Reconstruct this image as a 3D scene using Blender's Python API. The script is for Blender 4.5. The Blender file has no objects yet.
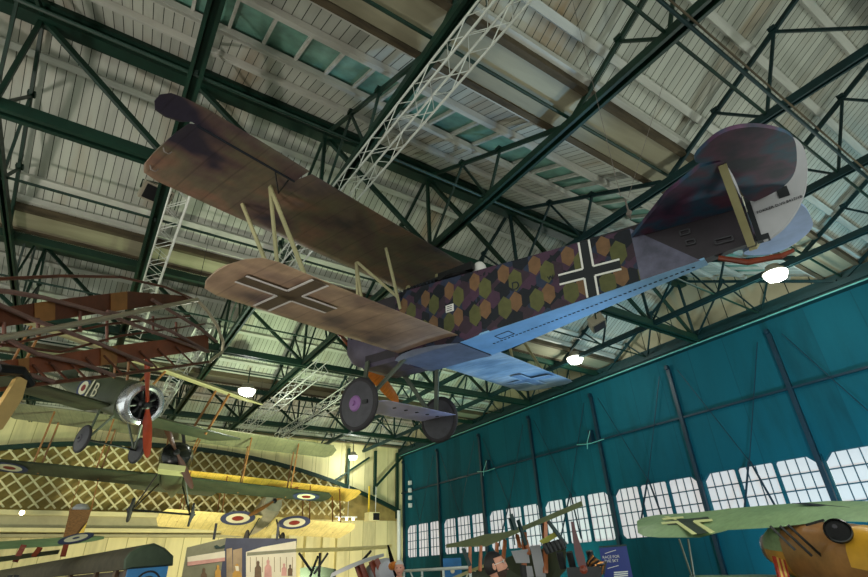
import bpy, bmesh, math, random
import numpy as np
from mathutils import Vector, Matrix
random.seed(7)
C = bpy.context.scene.collection
V = Vector
# ------------------------------------------------------------------ camera
FOC = 502.473
RW = np.array([[0.8252, -0.5648, 0.0], [0, 0, 0], [0, 0, 0]])
def _basis(a, p, r):
    cp, sp, cr, sr = math.cos(p), math.sin(p), math.cos(r), math.sin(r)
    rx = np.array([[1, 0, 0], [0, cp, sp], [0, -sp, cp]])
    rz = np.array([[cr, -sr, 0], [sr, cr, 0], [0, 0, 1]])
    m = rz @ rx
    d1 = m @ np.array([math.sin(a), 0, math.cos(a)])
    d2 = m @ np.array([math.cos(a), 0, -math.sin(a)])
    up = m @ np.array([0, -1, 0])
    return np.array([d2, d1, up]).T
RW = _basis(-0.600111, 0.514192, -0.0414182)      # world -> camera (x right, y down, z forward)
EYE = V((0, 0, 1.65))
def ray(x, y):
    return V(RW.T @ np.array([(x - 434) / FOC, (y - 288.5) / FOC, 1.0]))
def at(x, y, d): return EYE + ray(x, y) * d
def onX(x, y, X): r = ray(x, y); return EYE + r * ((X - EYE.x) / r.x)
def onY(x, y, Y): r = ray(x, y); return EYE + r * ((Y - EYE.y) / r.y)
def onZ(x, y, Z): r = ray(x, y); return EYE + r * ((Z - EYE.z) / r.z)
def onPlane(x, y, p, n): r = ray(x, y); return EYE + r * ((p - EYE).dot(n) / r.dot(n))

cam_d = bpy.data.cameras.new('camera'); cam = bpy.data.objects.new('camera', cam_d); C.objects.link(cam)
cam_d.sensor_width = 36; cam_d.lens = FOC / 868 * 36; cam_d.clip_end = 200; cam_d.clip_start = .05
R3 = Matrix((RW[0], -RW[1], -RW[2])).transposed()
cam.matrix_world = Matrix.Translation(EYE) @ R3.to_4x4()
bpy.context.scene.camera = cam
vs = bpy.context.scene.view_settings
bpy.context.scene.display_settings.display_device = 'sRGB'
vs.view_transform = 'Standard'; vs.look = 'None'; vs.gamma = 1; vs.exposure = 0.0; vs.use_curve_mapping = False

# ------------------------------------------------------------------ materials
def lin(c): return tuple(((x / 255) / 12.92 if x / 255 <= .04045 else ((x / 255 + .055) / 1.055) ** 2.4) for x in c)
class N:
    def __init__(s, name):
        s.m = bpy.data.materials.new(name); s.m.use_nodes = True
        s.t = s.m.node_tree; s.b = s.t.nodes['Principled BSDF']
    def new(s, k, **kw):
        n = s.t.nodes.new(k)
        for a, b in kw.items(): setattr(n, a, b)
        return n
    def link(s, a, b): s.t.links.new(a, b)
    def obj(s):
        return s.new('ShaderNodeTexCoord').outputs['Object']
    def math(s, op, a, b=None, c=None):
        n = s.new('ShaderNodeMath', operation=op)
        for i, v in enumerate((a, b, c)):
            if v is None: continue
            if isinstance(v, (int, float)): n.inputs[i].default_value = v
            else: s.link(v, n.inputs[i])
        return n.outputs[0]
    def mix(s, f, a, b, mode='MIX'):
        n = s.new('ShaderNodeMix', data_type='RGBA', blend_type=mode)
        for i, v in ((0, f), (6, a), (7, b)):
            if isinstance(v, (int, float)): n.inputs[i].default_value = v
            elif isinstance(v, tuple): n.inputs[i].default_value = (*v[:3], 1)
            else: s.link(v, n.inputs[i])
        return n.outputs[2]
    def noise(s, vec, scale, detail=3, rough=.55, stretch=None):
        if stretch:
            mp = s.new('ShaderNodeMapping'); mp.inputs['Scale'].default_value = stretch
            s.link(vec, mp.inputs[0]); vec = mp.outputs[0]
        n = s.new('ShaderNodeTexNoise'); n.inputs['Scale'].default_value = scale
        n.inputs['Detail'].default_value = detail; n.inputs['Roughness'].default_value = rough
        s.link(vec, n.inputs['Vector']); return n.outputs[0]
    def ramp(s, fac, stops):
        n = s.new('ShaderNodeValToRGB'); e = n.color_ramp.elements
        while len(e) < len(stops): e.new(0.5)
        for i, (p, c) in enumerate(stops): e[i].position = p; e[i].color = (*c[:3], 1)
        s.link(fac, n.inputs[0]); return n.outputs[0]
def mat(name, rgb, rough=.6, metal=0., var=.15, scale=3., stretch=None, emit=None, spec=.4):
    k = N(name); c = lin(rgb)
    k.b.inputs['Roughness'].default_value = rough; k.b.inputs['Metallic'].default_value = metal
    k.b.inputs['Specular IOR Level'].default_value = spec
    if var > 0:
        f = k.noise(k.obj(), scale, 4, .6, stretch)
        lo = tuple(x * (1 - var) for x in c); hi = tuple(min(1, x * (1 + var)) for x in c)
        col = k.ramp(f, [(.3, lo), (.7, hi)]); k.link(col, k.b.inputs['Base Color'])
    else: k.b.inputs['Base Color'].default_value = (*c, 1)
    if emit:
        k.b.inputs['Emission Color'].default_value = (*lin(emit[0]), 1); k.b.inputs['Emission Strength'].default_value = emit[1]
    return k.m
def boards(name, base, gap, axis, pitch, stain=None, gapw=.07, stretch=(1, .15, .15), var=.14):
    k = N(name); o = k.obj(); b = lin(base); g = lin(gap)
    sp = k.new('ShaderNodeSeparateXYZ'); k.link(o, sp.inputs[0])
    u = k.math('DIVIDE', sp.outputs[axis], pitch)
    fr = k.math('FRACT', u); line = k.math('LESS_THAN', fr, gapw)
    idn = k.new('ShaderNodeTexWhiteNoise', noise_dimensions='1D'); k.link(k.math('FLOOR', u), idn.inputs['W'])
    f = k.noise(o, 2.2, 5, .65, stretch)
    f2 = k.math('ADD', k.math('MULTIPLY', f, .75), k.math('MULTIPLY', idn.outputs[0], .25))
    col = k.ramp(f2, [(.28, tuple(x * (1 - 2 * var) for x in b)), (.5, b), (.75, tuple(min(1, x * (1 + var)) for x in b))])
    if stain:
        f3 = k.noise(o, 1.1, 4, .6, stretch)
        col = k.mix(k.ramp(f3, [(.52, (0, 0, 0)), (.72, (.8, .8, .8))]), col, lin(stain))
    col = k.mix(line, col, g); k.link(col, k.b.inputs['Base Color']); k.b.inputs['Roughness'].default_value = .8
    k.b.inputs['Specular IOR Level'].default_value = .2
    return k.m
def fabric(name, cols, rib=.36, scale=1.3, stretch=(1, 1, 1), rough=.45, ribdark=.75):
    k = N(name); o = k.obj()
    f = k.noise(o, scale, 3, .5, stretch)
    n = len(cols); st = [(.34 + .32 * i / max(1, n - 1), lin(c)) for i, c in enumerate(cols)]
    col = k.ramp(f, st)
    f2 = k.noise(o, 14, 3, .6, (.3, 1, 1))
    col = k.mix(.35, col, k.ramp(f2, [(.3, (.55, .55, .55)), (.7, (1.35, 1.35, 1.35))]), 'MULTIPLY')
    if rib:
        sp = k.new('ShaderNodeSeparateXYZ'); k.link(o, sp.inputs[0])
        fr = k.math('FRACT', k.math('DIVIDE', sp.outputs[1], rib)); ln = k.math('LESS_THAN', fr, .06)
        col = k.mix(k.math('MULTIPLY', ln, 1 - ribdark), col, (0, 0, 0))
    k.link(col, k.b.inputs['Base Color']); k.b.inputs['Roughness'].default_value = rough
    k.b.inputs['Specular IOR Level'].default_value = .4
    return k.m
M = {}
M['steel'] = mat('green_painted_steel', (12, 44, 32), .5, 0, .3, 2.)
M['steel_blue'] = mat('teal_painted_steel', (10, 44, 46), .5, 0, .3, 2.)
M['steel_brown'] = mat('red_lead_steel', (84, 52, 40), .6, 0, .3)
M['roof'] = boards('roof_boards', (186, 188, 176), (62, 64, 56), 0, .15, (136, 108, 70), .09)
M['purlin'] = mat('painted_timber', (190, 190, 180), .7, 0, .18, 2, (.3, 2, 2))
M['gutter'] = mat('gutter_lining', (150, 144, 120), .5, .1, .25, 1.2, (.3, 2, 2))
M['gutter_edge'] = mat('weathered_gutter_edge', (78, 68, 50), .8, 0, .5, 3, (.5, 2, 2))
M['glaze'] = mat('green_rooflight_glass', (104, 150, 134), .35, 0, .35, 2.5)
M['wall'] = boards('teal_sheet_wall', (6, 76, 88), (5, 66, 78), 1, 1.2, None, .025, (1, 1, .2), .16)
M['wall_post'] = mat('dark_teal_steel', (5, 38, 52), .5, 0, .2)
M['header'] = mat('dark_green_header', (6, 46, 48), .6, 0, .2)
M['line'] = mat('pale_conduit', (96, 160, 150), .4)
M['gable'] = boards('gable_boards', (176, 168, 140), (60, 66, 56), 1, .62, None, .05)
M['pane'] = mat('bright_frosted_pane', (150, 148, 148), .4, 0, .0, emit=((222, 219, 218), 0.60))
M['muntin'] = mat('window_bar', (20, 70, 84), .5, 0, .1)
M['cream'] = boards('cream_sheet_wall', (224, 214, 160), (170, 160, 112), 0, .75, None, .04)
M['ochre'] = mat('ochre_backing', (150, 132, 74), .8, 0, .25, 2)
M['lattice'] = mat('cream_lattice', (216, 208, 160), .7, 0, .08)
M['ledge'] = mat('grey_ledge', (168, 162, 128), .7, 0, .12, 2)
M['ledge_light'] = mat('pale_ledge', (222, 212, 158), .7, 0, .08, 2)
M['floor'] = mat('polished_concrete', (120, 112, 100), .5, 0, .15, 1.5)
M['white_metal'] = mat('white_painted_aluminium', (215, 218, 214), .4, .1, .06)
M['black'] = mat('black_metal', (14, 14, 15), .4, 0, .2)
M['rubber'] = mat('tyre_rubber', (40, 37, 40), .75, 0, .2, 6)
M['lamp_glow'] = mat('lamp_glow', (255, 255, 250), .3, 0, 0, emit=((250, 252, 240), 4.0))
M['spot_glow'] = mat('spot_glow', (255, 240, 200), .3, 0, 0, emit=((255, 235, 180), 18.0))
M['grey_box'] = mat('beige_grey_casing', (150, 142, 124), .5, 0, .15)

# ------------------------------------------------------------------ mesh builder
class MB:
    def __init__(s): s.v = []; s.f = []; s.m = []
    def add(s, vs_, fs, mi=0):
        b = len(s.v); s.v += [tuple(x) for x in vs_]
        for f in fs: s.f.append([b + i for i in f]); s.m.append(mi)
        return s
    def box(s, c, d, rot=None, mi=0):
        c = V(c); h = [x / 2 for x in d]; vs_ = []
        for z in (-1, 1):
            for y in (-1, 1):
                for x in (-1, 1):
                    p = V((x * h[0], y * h[1], z * h[2]))
                    vs_.append(c + (rot @ p if rot else p))
        return s.add(vs_, [(0, 2, 3, 1), (4, 5, 7, 6), (0, 1, 5, 4), (2, 6, 7, 3), (0, 4, 6, 2), (1, 3, 7, 5)], mi)
    def bar(s, p, q, w, h=None, up=(0, 0, 1), mi=0):
        p, q = V(p), V(q); h = h or w; d = (q - p).normalized(); u = V(up)
        if abs(d.dot(u)) > .98: u = V((1, 0, 0))
        a = d.cross(u).normalized(); b = a.cross(d).normalized(); vs_ = []
        for e in (p, q):
            for i, j in ((-1, -1), (1, -1), (1, 1), (-1, 1)): vs_.append(e + a * (i * w / 2) + b * (j * h / 2))
        return s.add(vs_, [(0, 1, 2, 3), (7, 6, 5, 4), (0, 4, 5, 1), (1, 5, 6, 2), (2, 6, 7, 3), (3, 7, 4, 0)], mi)
    def rings(s, rings, cap=True, close=True, mi=0):
        n = len(rings[0]); vs_ = [p for r in rings for p in r]; fs = []
        for i in range(len(rings) - 1):
            for j in range(n if close else n - 1):
                k = (j + 1) % n
                fs.append((i * n + j, i * n + k, (i + 1) * n + k, (i + 1) * n + j))
        if cap: fs.append(tuple(range(n - 1, -1, -1))); fs.append(tuple((len(rings) - 1) * n + j for j in range(n)))
        return s.add(vs_, fs, mi)
    def path(s, pts, r, n=6, mi=0, rz=None):
        pts = [V(p) for p in pts]; rr = r if isinstance(r, (list, tuple)) else [r] * len(pts); rings = []; pa = None
        for i, p in enumerate(pts):
            d = (pts[min(i + 1, len(pts) - 1)] - pts[max(i - 1, 0)]).normalized()
            a = pa if pa is not None else (V((0, 0, 1)) if abs(d.z) < .9 else V((1, 0, 0)))
            a = (a - d * a.dot(d)).normalized(); pa = a; b = d.cross(a)
            rings.append([p + (a * math.cos(t) + b * math.sin(t)) * rr[i] for t in [2 * math.pi * k / n for k in range(n)]])
        return s.rings(rings, True, True, mi)
    def tube(s, p, q, r, r2=None, n=8, mi=0): return s.path([p, q], [r, r if r2 is None else r2], n, mi)
    def lathe(s, c, ax, prof, n=28, mi=0, cap=True):
        c, d = V(c), V(ax).normalized(); a = V((0, 0, 1)) if abs(d.z) < .9 else V((1, 0, 0))
        a = (a - d * a.dot(d)).normalized(); b = d.cross(a)
        return s.rings([[c + d * h + (a * math.cos(t) + b * math.sin(t)) * max(r, 1e-4) for t in [2 * math.pi * k / n for k in range(n)]] for r, h in prof], cap, True, mi)
    def prism(s, poly, off, mi=0):
        n = len(poly); off = V(off); vs_ = [V(p) for p in poly] + [V(p) + off for p in poly]
        fs = [tuple(range(n)), tuple(range(2 * n - 1, n - 1, -1))] + [(i, n + i, n + (i + 1) % n, (i + 1) % n) for i in range(n)]
        return s.add(vs_, fs, mi)
    def wing(s, st, mi=0, inc=0):
        """stations (y, x_lead, x_trail, z, thickness); x forward"""
        U = [(0, 0), (.03, .45), (.12, .8), (.3, 1), (.6, .8), (.85, .4), (1, .06)]
        L = [(1, 0.02), (.85, .12), (.6, .1), (.3, -.05), (.12, -.18), (.03, -.2)]
        rings = []
        for y, a, b, z, t in st:
            c = a - b
            rings.append([(a - u * c, y, z + h * t * .8 - inc * (u - .4) * c) for u, h in U + L])
        return s.rings(rings, True, True, mi)
    def build(s, name, m, parent=None, smooth=False, world=None):
        me = bpy.data.meshes.new(name); me.from_pydata(s.v, [], s.f)
        ms = m if isinstance(m, (list, tuple)) else [m]
        for x in ms: me.materials.append(x)
        me.polygons.foreach_set('material_index', s.m)
        bm = bmesh.new(); bm.from_mesh(me); bmesh.ops.recalc_face_normals(bm, faces=bm.faces); bm.to_mesh(me); bm.free()
        if smooth:
            me.polygons.foreach_set('use_smooth', [True] * len(me.polygons))
            try: me.set_sharp_from_angle(angle=math.radians(38))
            except Exception: pass
        o = bpy.data.objects.new(name, me); C.objects.link(o)
        if parent: o.parent = parent
        if world is not None: o.matrix_world = world
        return o
def tag(o, label, cat, group=None, kind=None):
    o['label'] = label; o['category'] = cat
    if group: o['group'] = group
    if kind: o['kind'] = kind
    return o
def struct(o): o['kind'] = 'structure'; return o
def empty(name, mw, label, cat, group=None):
    o = bpy.data.objects.new(name, None); C.objects.link(o); o.empty_display_size = .2
    o.matrix_world = mw if isinstance(mw, Matrix) else Matrix.Translation(V(mw))
    return tag(o, label, cat, group)
def rebase(o):
    """put a world-space mesh's origin at the bottom middle of its own box"""
    me = o.data; xs = [v.co for v in me.vertices]
    c = V(((min(p.x for p in xs) + max(p.x for p in xs)) / 2, (min(p.y for p in xs) + max(p.y for p in xs)) / 2, min(p.z for p in xs)))
    me.transform(Matrix.Translation(-c)); o.location = c; return o

# ------------------------------------------------------------------ the hall
W, YF, XL, YB = 16.0, 27.6, -13.0, -9.0
ZC = 8.0; ZR = 10.2; RISE = ZR - ZC
VAL = [3.62 + 8 * n for n in range(-2, 4)]       # valleys
RID = [7.87 + 8 * n for n in range(-2, 3)]       # ridges
TRX = [16 - .3 - 0.0] + [13.36, 10.68, 8.0, 5.32, 2.64, -.06, -2.5, -5.2, -7.9]
fl = MB(); fl.box(((XL + W) / 2, (YB + YF) / 2, -.1), (W - XL + 1, YF - YB + 1, .2)); struct(fl.build('floor', M['floor']))
def slope(Y):
    """height of the rafter line over Y"""
    for i, v in enumerate(VAL):
        if i < len(RID) and v <= Y <= RID[i]: return ZC + RISE * (Y - v) / (RID[i] - v)
        if i < len(RID) and RID[i] <= Y <= VAL[i + 1]: return ZC + RISE * (VAL[i + 1] - Y) / (VAL[i + 1] - RID[i])
    return ZC
PD = .30   # boards above rafter line
GL0, GL1 = .76 * 6.35, .93 * 6.35          # glazing strip on the near slope (Y) of the first full bay
def slab(y0, y1, m, name, up=PD):
    b = MB(); z0, z1 = slope(y0) + up, slope(y1) + up
    b.prism([(XL, y0, z0), (W + .2, y0, z0), (W + .2, y1, z1), (XL, y1, z1)], (0, 0, .06)); return b.build(name, m)
for i in range(len(RID)):
    v0, r, v1 = VAL[i], RID[i], VAL[i + 1]
    g0, g1 = v0 + 1.2, v0 + 2.29
    if v0 > -8:
        struct(slab(v0 + .3, g0, M['roof'], 'ceiling')); struct(slab(g1, r + .02, M['roof'], 'ceiling'))
        # roof glazing: panes in one strip with white bars
        gl = struct(slab(g0, g1, M['glaze'], 'window_rooflight', PD + .05))
        bb = MB(); x = XL
        while x < W:
            bb.bar((x, g0, slope(g0) + PD + .0), (x, g1, slope(g1) + PD + .0), .05, .08); x += .55
        bb.build('glazing_bars', M['purlin'], gl)
    struct(slab(r - .02, v1 - .3, M['roof'], 'ceiling'))
    # purlins
    yn = [v0 + 1.2, v0 + 2.3, v0 + 3.15] ; yf = [r + .72, r + 1.65, r + 2.8]
    for y in yn + yf:
        if y < -6: continue
        p = MB(); sgn = 1 if y < r else -1
        sl = math.atan2(RISE, (r - v0) if y < r else (v1 - r)) * sgn
        p.box(((XL + W) / 2, y, slope(y) + PD - .07), (W - XL, .15 if y in yn[:2] else .13, .10), Matrix.Rotation(sl, 3, 'X'))
        struct(p.build('roof_purlin', M['purlin']))
for v in VAL[1:]:
    g = MB(); g.box(((XL + W) / 2, v - .05, ZC + .36), (W - XL, .74, .04)); struct(g.build('gutter_lining', M['gutter']))
    for sgn in (-1, 1):
        e = MB(); e.bar((XL, v - .05 + sgn * .42, ZC + .37), (W, v - .05 + sgn * .42, ZC + .37), .11, .14); struct(e.build('gutter_edge', M['gutter_edge']))
    t = MB(); t.tube((XL, v - .03, ZC + .2), (W, v - .03, ZC + .2), .03) if v < 10 else t.bar((XL, v + .36, ZC + .14), (W, v + .36, ZC + .14), .12, .16); struct(t.build('gutter_beam', M['steel']))
    if v + 4 > 0:
        for sgn in (-1, 1):
            pr = MB(); pr.box(((XL + W) / 2, v - .05 + sgn * .52, slope(v + sgn * .5) + PD - .08), (W - XL, .1, .12)); struct(pr.build('roof_purlin', M['purlin']))
# ridge girders and lattice under each ridge
for r in RID[1:]:
    b = MB(); b.bar((XL, r, ZR + .02), (W, r, ZR + .02), .26, .34); b.bar((XL, r - .2, ZR + .16), (W, r - .2, ZR + .16), .08, .2); struct(b.build('ridge_beam', M['steel']))
    b = MB()
    for s_ in (-.08, .08): b.bar((XL, r + s_, ZC), (W, r + s_, ZC), .08, .2)
    struct(b.build('tie_beam', M['steel']))
    for i in range(len(TRX) - 1):
        x1, x0 = TRX[i], TRX[i + 1]
        d = MB(); d.bar((x0 + .05, r, ZR - .1), (x1 - .05, r, ZC + .08), .09, .09); struct(d.build('girder_brace', M['steel']))
# trusses
def truss(X, near):
    for i in range(1, len(RID)):
        v0, r, v1 = VAL[i], RID[i], VAL[i + 1]
        if X < -3 and r < 5: continue
        b = MB()
        cw_ = .072 if -1 < X < 6 else .045
        for s_ in (-cw_, cw_): b.bar((X + s_, v0, ZC), (X + s_, v1, ZC), cw_ * .75, .14)
        b.bar((X, v0, ZC + .06), (X, v1, ZC + .06), cw_ * 2.7, .03)
        b.bar((X, v0 + .1, ZC + .1), (X, r, ZR), .055, .08); b.bar((X, v1 - .1, ZC + .1), (X, r, ZR), .055, .08)
        n1, n2, bm_ = v0 + .39 * (r - v0), v0 + .67 * (r - v0), v0 + .50 * (r - v0)
        m1, m2, mm_ = v1 - .33 * (v1 - r), v1 - .67 * (v1 - r), v1 - .5 * (v1 - r)
        w = .045
        for y, yb in ((n1, bm_), (n2, bm_), (m1, mm_), (m2, mm_)): b.bar((X, y, slope(y)), (X, yb, ZC), w)
        b.bar((X, n2, slope(n2)), (X, r, ZC), w); b.bar((X, m2, slope(m2)), (X, r, ZC), w)
        b.bar((X, r, ZC), (X, r, ZR), .07)
        for y in (n1, n2, m1, m2): b.box((X, y, slope(y) + .06), (.12, .12, .07))
        struct(b.build('roof_truss', M['steel_blue'] if X > 7 else M['steel']))
for X in TRX: truss(X, X < 9)
for y in (1.73, 5.8, 9.75, 13.8, 17.75, 21.8, 25.7):
    b = MB(); b.tube((XL, y, ZC + .05), (W, y, ZC + .05), .027); struct(b.build('tie_rod', M['steel']))
b = MB(); b.tube((2, 1.38, ZC - .1), (W, 1.38, ZC - .1), .016); struct(b.build('conduit', M['gutter_edge']))
b = MB(); b.tube((2, 1.46, ZC - .07), (W, 1.46, ZC - .07), .03); struct(b.build('tie_rod', M['steel_blue']))

# right wall
POST = [27.3, 23.62, 19.88, 16.25, 12.67, 9.22, 5.85, 2.3, -1.3, -4.9, -8.5]
ZB, ZT = 2.42, 4.0
b = MB(); b.box((W + .1, (YB + YF) / 2, ZB / 2), (.2, YF - YB, ZB)); b.box((W + .1, (YB + YF) / 2, (ZT + 8.3) / 2), (.2, YF - YB, 8.3 - ZT))
wn = 0
WIN = []
for p1, p0 in zip(POST, POST[1:]):
    a, c = p0 + .07, p1 - .07; w = (c - a) / 3
    b.box((W + .1, p1, (ZB + ZT) / 2), (.2, .14, ZT - ZB))
    for k in range(3):
        y0, y1 = a + k * w + .025, a + (k + 1) * w - .025
        WIN.append((y0, y1))
        for yy, s_ in ((y0, 1), (y1, -1)):
            c_ = .20 if (k == 0 and s_ > 0) or (k == 2 and s_ < 0) else .05
            b.prism([(W, yy, ZT), (W, yy + s_ * c_, ZT), (W, yy, ZT - c_)], (.2, 0, 0)); b.prism([(W, yy, ZB), (W, yy + s_ * c_ * .6, ZB), (W, yy, ZB + c_ * .6)], (.2, 0, 0))
        if k: b.box((W + .1, a + k * w, (ZB + ZT) / 2), (.2, .05, ZT - ZB))
struct(b.build('wall_right', M['wall']))
for y0, y1 in WIN:
    if y1 < 2: continue
    wn += 1
    p = MB(); p.box((W + .15, (y0 + y1) / 2, (ZB + ZT) / 2), (.02, y1 - y0, ZT - ZB)); wo = struct(p.build('window_%d' % wn, M['pane']))
    f = MB()
    for k in range(1, 4):
        y = y0 + (y1 - y0) * k / 4; f.bar((W + .11, y, ZB), (W + .11, y, ZT), .02, .03)
        z = ZB + (ZT - ZB) * k / 4; f.bar((W + .11, y0, z), (W + .11, y1, z), .04, .03)
    f.build('glazing_bars', M['muntin'], wo)
for y in POST:
    if y < 0: continue
    p = MB(); p.bar((W - .08, y, 0), (W - .07, y, 7.45), .10, .12, (0, 1, 0)); p.box((W - .12, y, 7.5), (.14, .1, .14)); struct(p.build('wall_post', M['wall_post']))
p = MB(); p.bar((W - .06, YB, 5.78), (W - .06, YF, 5.78), .06, .06); struct(p.build('wall_rail', M['wall_post']))
p = MB(); p.bar((W - .1, YB, 8.08), (W - .1, YF, 8.08), .34, .44); struct(p.build('wall_header', M['header']))
p = MB(); p.tube((W - .3, YB, 7.86), (W - .3, YF, 7.86), .022); struct(p.build('wall_conduit', M['line']))
for p1, p0 in zip(POST, POST[1:]):
    if p1 < 3: continue
    m_ = (p0 + p1) / 2; k = MB()
    for e, s_ in ((p0 + .1, 1), (p1 - .1, -1)):
        k.tube((W - .12, e + .25 * s_, 7.3), (W - .14, m_, ZT + .1), .014, n=5)
    if p1 < 20:
        for s_ in (-1, 1): k.tube((W - .14, m_ + .02 * s_, ZT + .1), (W - .5, m_ + .52 * s_, ZB + .1), .03, n=5)
    struct(k.build('wall_brace', M['wall_post']))
for i in range(1, len(RID)):
    v0, r, v1 = VAL[i], RID[i], VAL[i + 1]
    g = MB(); g.prism([(W + .05, v0, 8.2), (W + .05, v1, 8.2), (W + .05, v1, ZC + .5), (W + .05, r, ZR + .4), (W + .05, v0, ZC + .5)], (.1, 0, 0)); struct(g.build('wall_gable', M['gable']))

# far wall
b = MB(); b.box(((XL + W) / 2, YF + .1, 4.2), (W - XL + .6, .2, 8.6)); struct(b.build('wall_far', M['cream']))
def arch(X):
    """underside line of the bow truss at the far end"""
    return 7.32 - 2.55 * ((X - 3.0) / 12.6) ** 2
AY = YF - .35
pts = [(-9.6 + .6 * k) for k in range(43)]
b = MB(); b.prism([(x, YF - .04, arch(x)) for x in pts] + [(15.6, YF - .04, 4.3), (-9.6, YF - .04, 4.3)], (0, .03, 0)); struct(b.build('wall_far_backing', M['ochre']))
b = MB()
for x0, x1 in zip(pts, pts[1:]): b.bar((x0, AY, arch(x0)), (x1, AY, arch(x1)), .16, .2)
struct(b.build('bow_truss_chord', M['steel']))
b = MB()
def clip_seg(x0, z0, x1, z1):
    n = 60; run = None; out = []
    for k in range(n + 1):
        x = x0 + (x1 - x0) * k / n; z = z0 + (z1 - z0) * k / n
        ok = 4.45 < z < arch(x) - .1 and -9.5 < x < 12.2
        if ok and run is None: run = (x, z)
        if run is not None and (not ok or k == n): out.append((run, (x, z))); run = None
    return out
x = -14.0
while x < 18:
    for s_ in (1, -1):
        for (a, c) in clip_seg(x, 4.4, x + s_ * 3.0, 7.4):
            if (V((a[0], 0, a[1])) - V((c[0], 0, c[1]))).length > .2:
                b.bar((a[0], AY + .03 * s_, a[1]), (c[0], AY + .03 * s_, c[1]), .045, .07)
    x += .56
struct(b.build('bow_truss_lattice', M['lattice']))
for z, h, d, m in ((4.30, .18, .7, 'ledge_light'), (3.98, .46, .5, 'ledge'), (3.68, .14, .75, 'ledge_light'), (3.50, .1, .4, 'ledge')):
    b = MB(); b.box(((XL + 8.2) / 2, YF - d / 2, z), (8.2 - XL, d, h)); struct(b.build('far_ledge', M[m]))
for X, z0, z1 in ((14.0, 5.6, 8.0), (12.3, 6.0, 8.0), (15.45, 4.4, 8.0)):
    b = MB(); b.bar((X, AY, z0), (X, AY, z1), .18, .14); struct(b.build('gable_post', M['steel']))
b = MB(); b.bar((11.5, AY, 6.2), (13.6, AY, 7.6), .1); struct(b.build('gable_brace', M['steel']))
b = MB(); b.bar((13.9, AY - .05, 5.9), (15.8, AY - .05, 7.8), .12); struct(b.build('gable_brace', M['steel']))
b = MB(); b.tube((15.5, AY - .1, 0), (15.5, AY - .1, 4.8), .1); struct(b.build('downpipe', M['white_metal']))
for X in (8.6, 9.5, 10.4, 11.3, 12.1):
    b = MB(); b.box((X, YF - .15, 2.0), (.38, .3, 4.0)); struct(b.build('far_pilaster', M['ledge_light']))
b = MB()
for z in (4.9, 5.3, 5.7, 6.1): b.bar((15.85, AY - .8, z), (15.85, AY - .8, z + .22), .16, .16, (1, 0, 0))
struct(b.build('corner_sign_strip', M['white_metal']))
# ------------------------------------------------------------------ hanging biplane fighter with lozenge fabric
def pose(rows, t):
    m = Matrix(rows).to_4x4(); m.translation = V(t); return m
def heading(fwd, up, t):
    f = V(fwd).normalized(); u = V(up); l = u.cross(f).normalized(); u = f.cross(l)
    m = Matrix((f, l, u)).transposed().to_4x4(); m.translation = V(t); return m
F = empty('fighter_biplane', pose([[-0.3063, -0.95103, -0.04147], [0.94963, -0.30224, -0.0828], [0.06621, -0.06474, 0.9957]], [3.5559, 7.5858, 5.1249]),
          'large biplane hung under the roof with lozenge-pattern fuselage and black cross', 'aeroplane')
M['uwing'] = fabric('dark_mottled_fabric', [(44, 40, 54), (86, 68, 66), (96, 88, 72), (118, 90, 74), (74, 70, 74)], .37, 1.3, (1.0, .6, 1), .4)
M['lwing'] = fabric('brown_mottled_fabric', [(96, 80, 80), (158, 132, 112), (180, 152, 126), (128, 106, 98)], .34, 1.0, (1.2, .7, 1), .4)
M['swing'] = fabric('blue_lit_fabric', [(118, 148, 176), (150, 180, 204), (190, 208, 222)], .34, 1.6, (.7, 1.5, 1), .4)  # blue light from below put into the colour, starboard wing only
M['belly'] = mat('pale_blue_belly_fabric', (120, 164, 204), .45, 0, .16, 2.5)
M['tail'] = fabric('dark_tail_fabric', [(26, 32, 54), (84, 50, 78), (40, 78, 104), (92, 56, 76)], 0, 1.8, (1, 1, 1), .4)
M['tailwhite'] = mat('white_fin_fabric', (172, 170, 176), .5, 0, .06)
M['greyfab'] = mat('pale_grey_side_fabric', (84, 82, 102), .5, 0, .35, 5)
M['cowl'] = mat('mauve_grey_cowling', (74, 66, 84), .45, .2, .3)
M['strut'] = mat('pale_green_strut', (158, 150, 112), .5, 0, .12)
M['strut_dk'] = mat('grey_green_strut', (84, 90, 78), .5, 0, .15)
M['wood'] = mat('varnished_wood', (196, 112, 36), .3, 0, .3, 5, (1, 6, 1))
M['wood_red'] = mat('reddish_wood', (120, 52, 34), .35, 0, .3, 5)
M['disc'] = mat('grey_wheel_cover', (58, 56, 62), .6, 0, .2, 8)
M['hub'] = mat('mauve_hub', (124, 84, 136), .5, 0, .12)
M['white'] = mat('white_marking', (214, 210, 206), .6, 0, .04)
M['crossblk'] = mat('black_marking', (20, 24, 30), .6, 0, .1)
M['crossbrn'] = mat('dark_brown_marking', (84, 70, 58), .5, 0, .15, 3)
M['grey_metal'] = mat('dull_grey_metal', (120, 110, 104), .5, .3, .1)
M['stitch'] = mat('dark_lacing', (24, 30, 40), .7, 0, 0)
LOZ = [mat('lozenge_' + n, c, .5, 0, .16, 9, spec=.25) for n, c in (('olive', (82, 82, 48)), ('tan', (108, 80, 56)), ('black', (22, 25, 33)), ('plum', (66, 44, 62)), ('navy', (38, 46, 66)), ('umber', (52, 38, 48)))]
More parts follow.
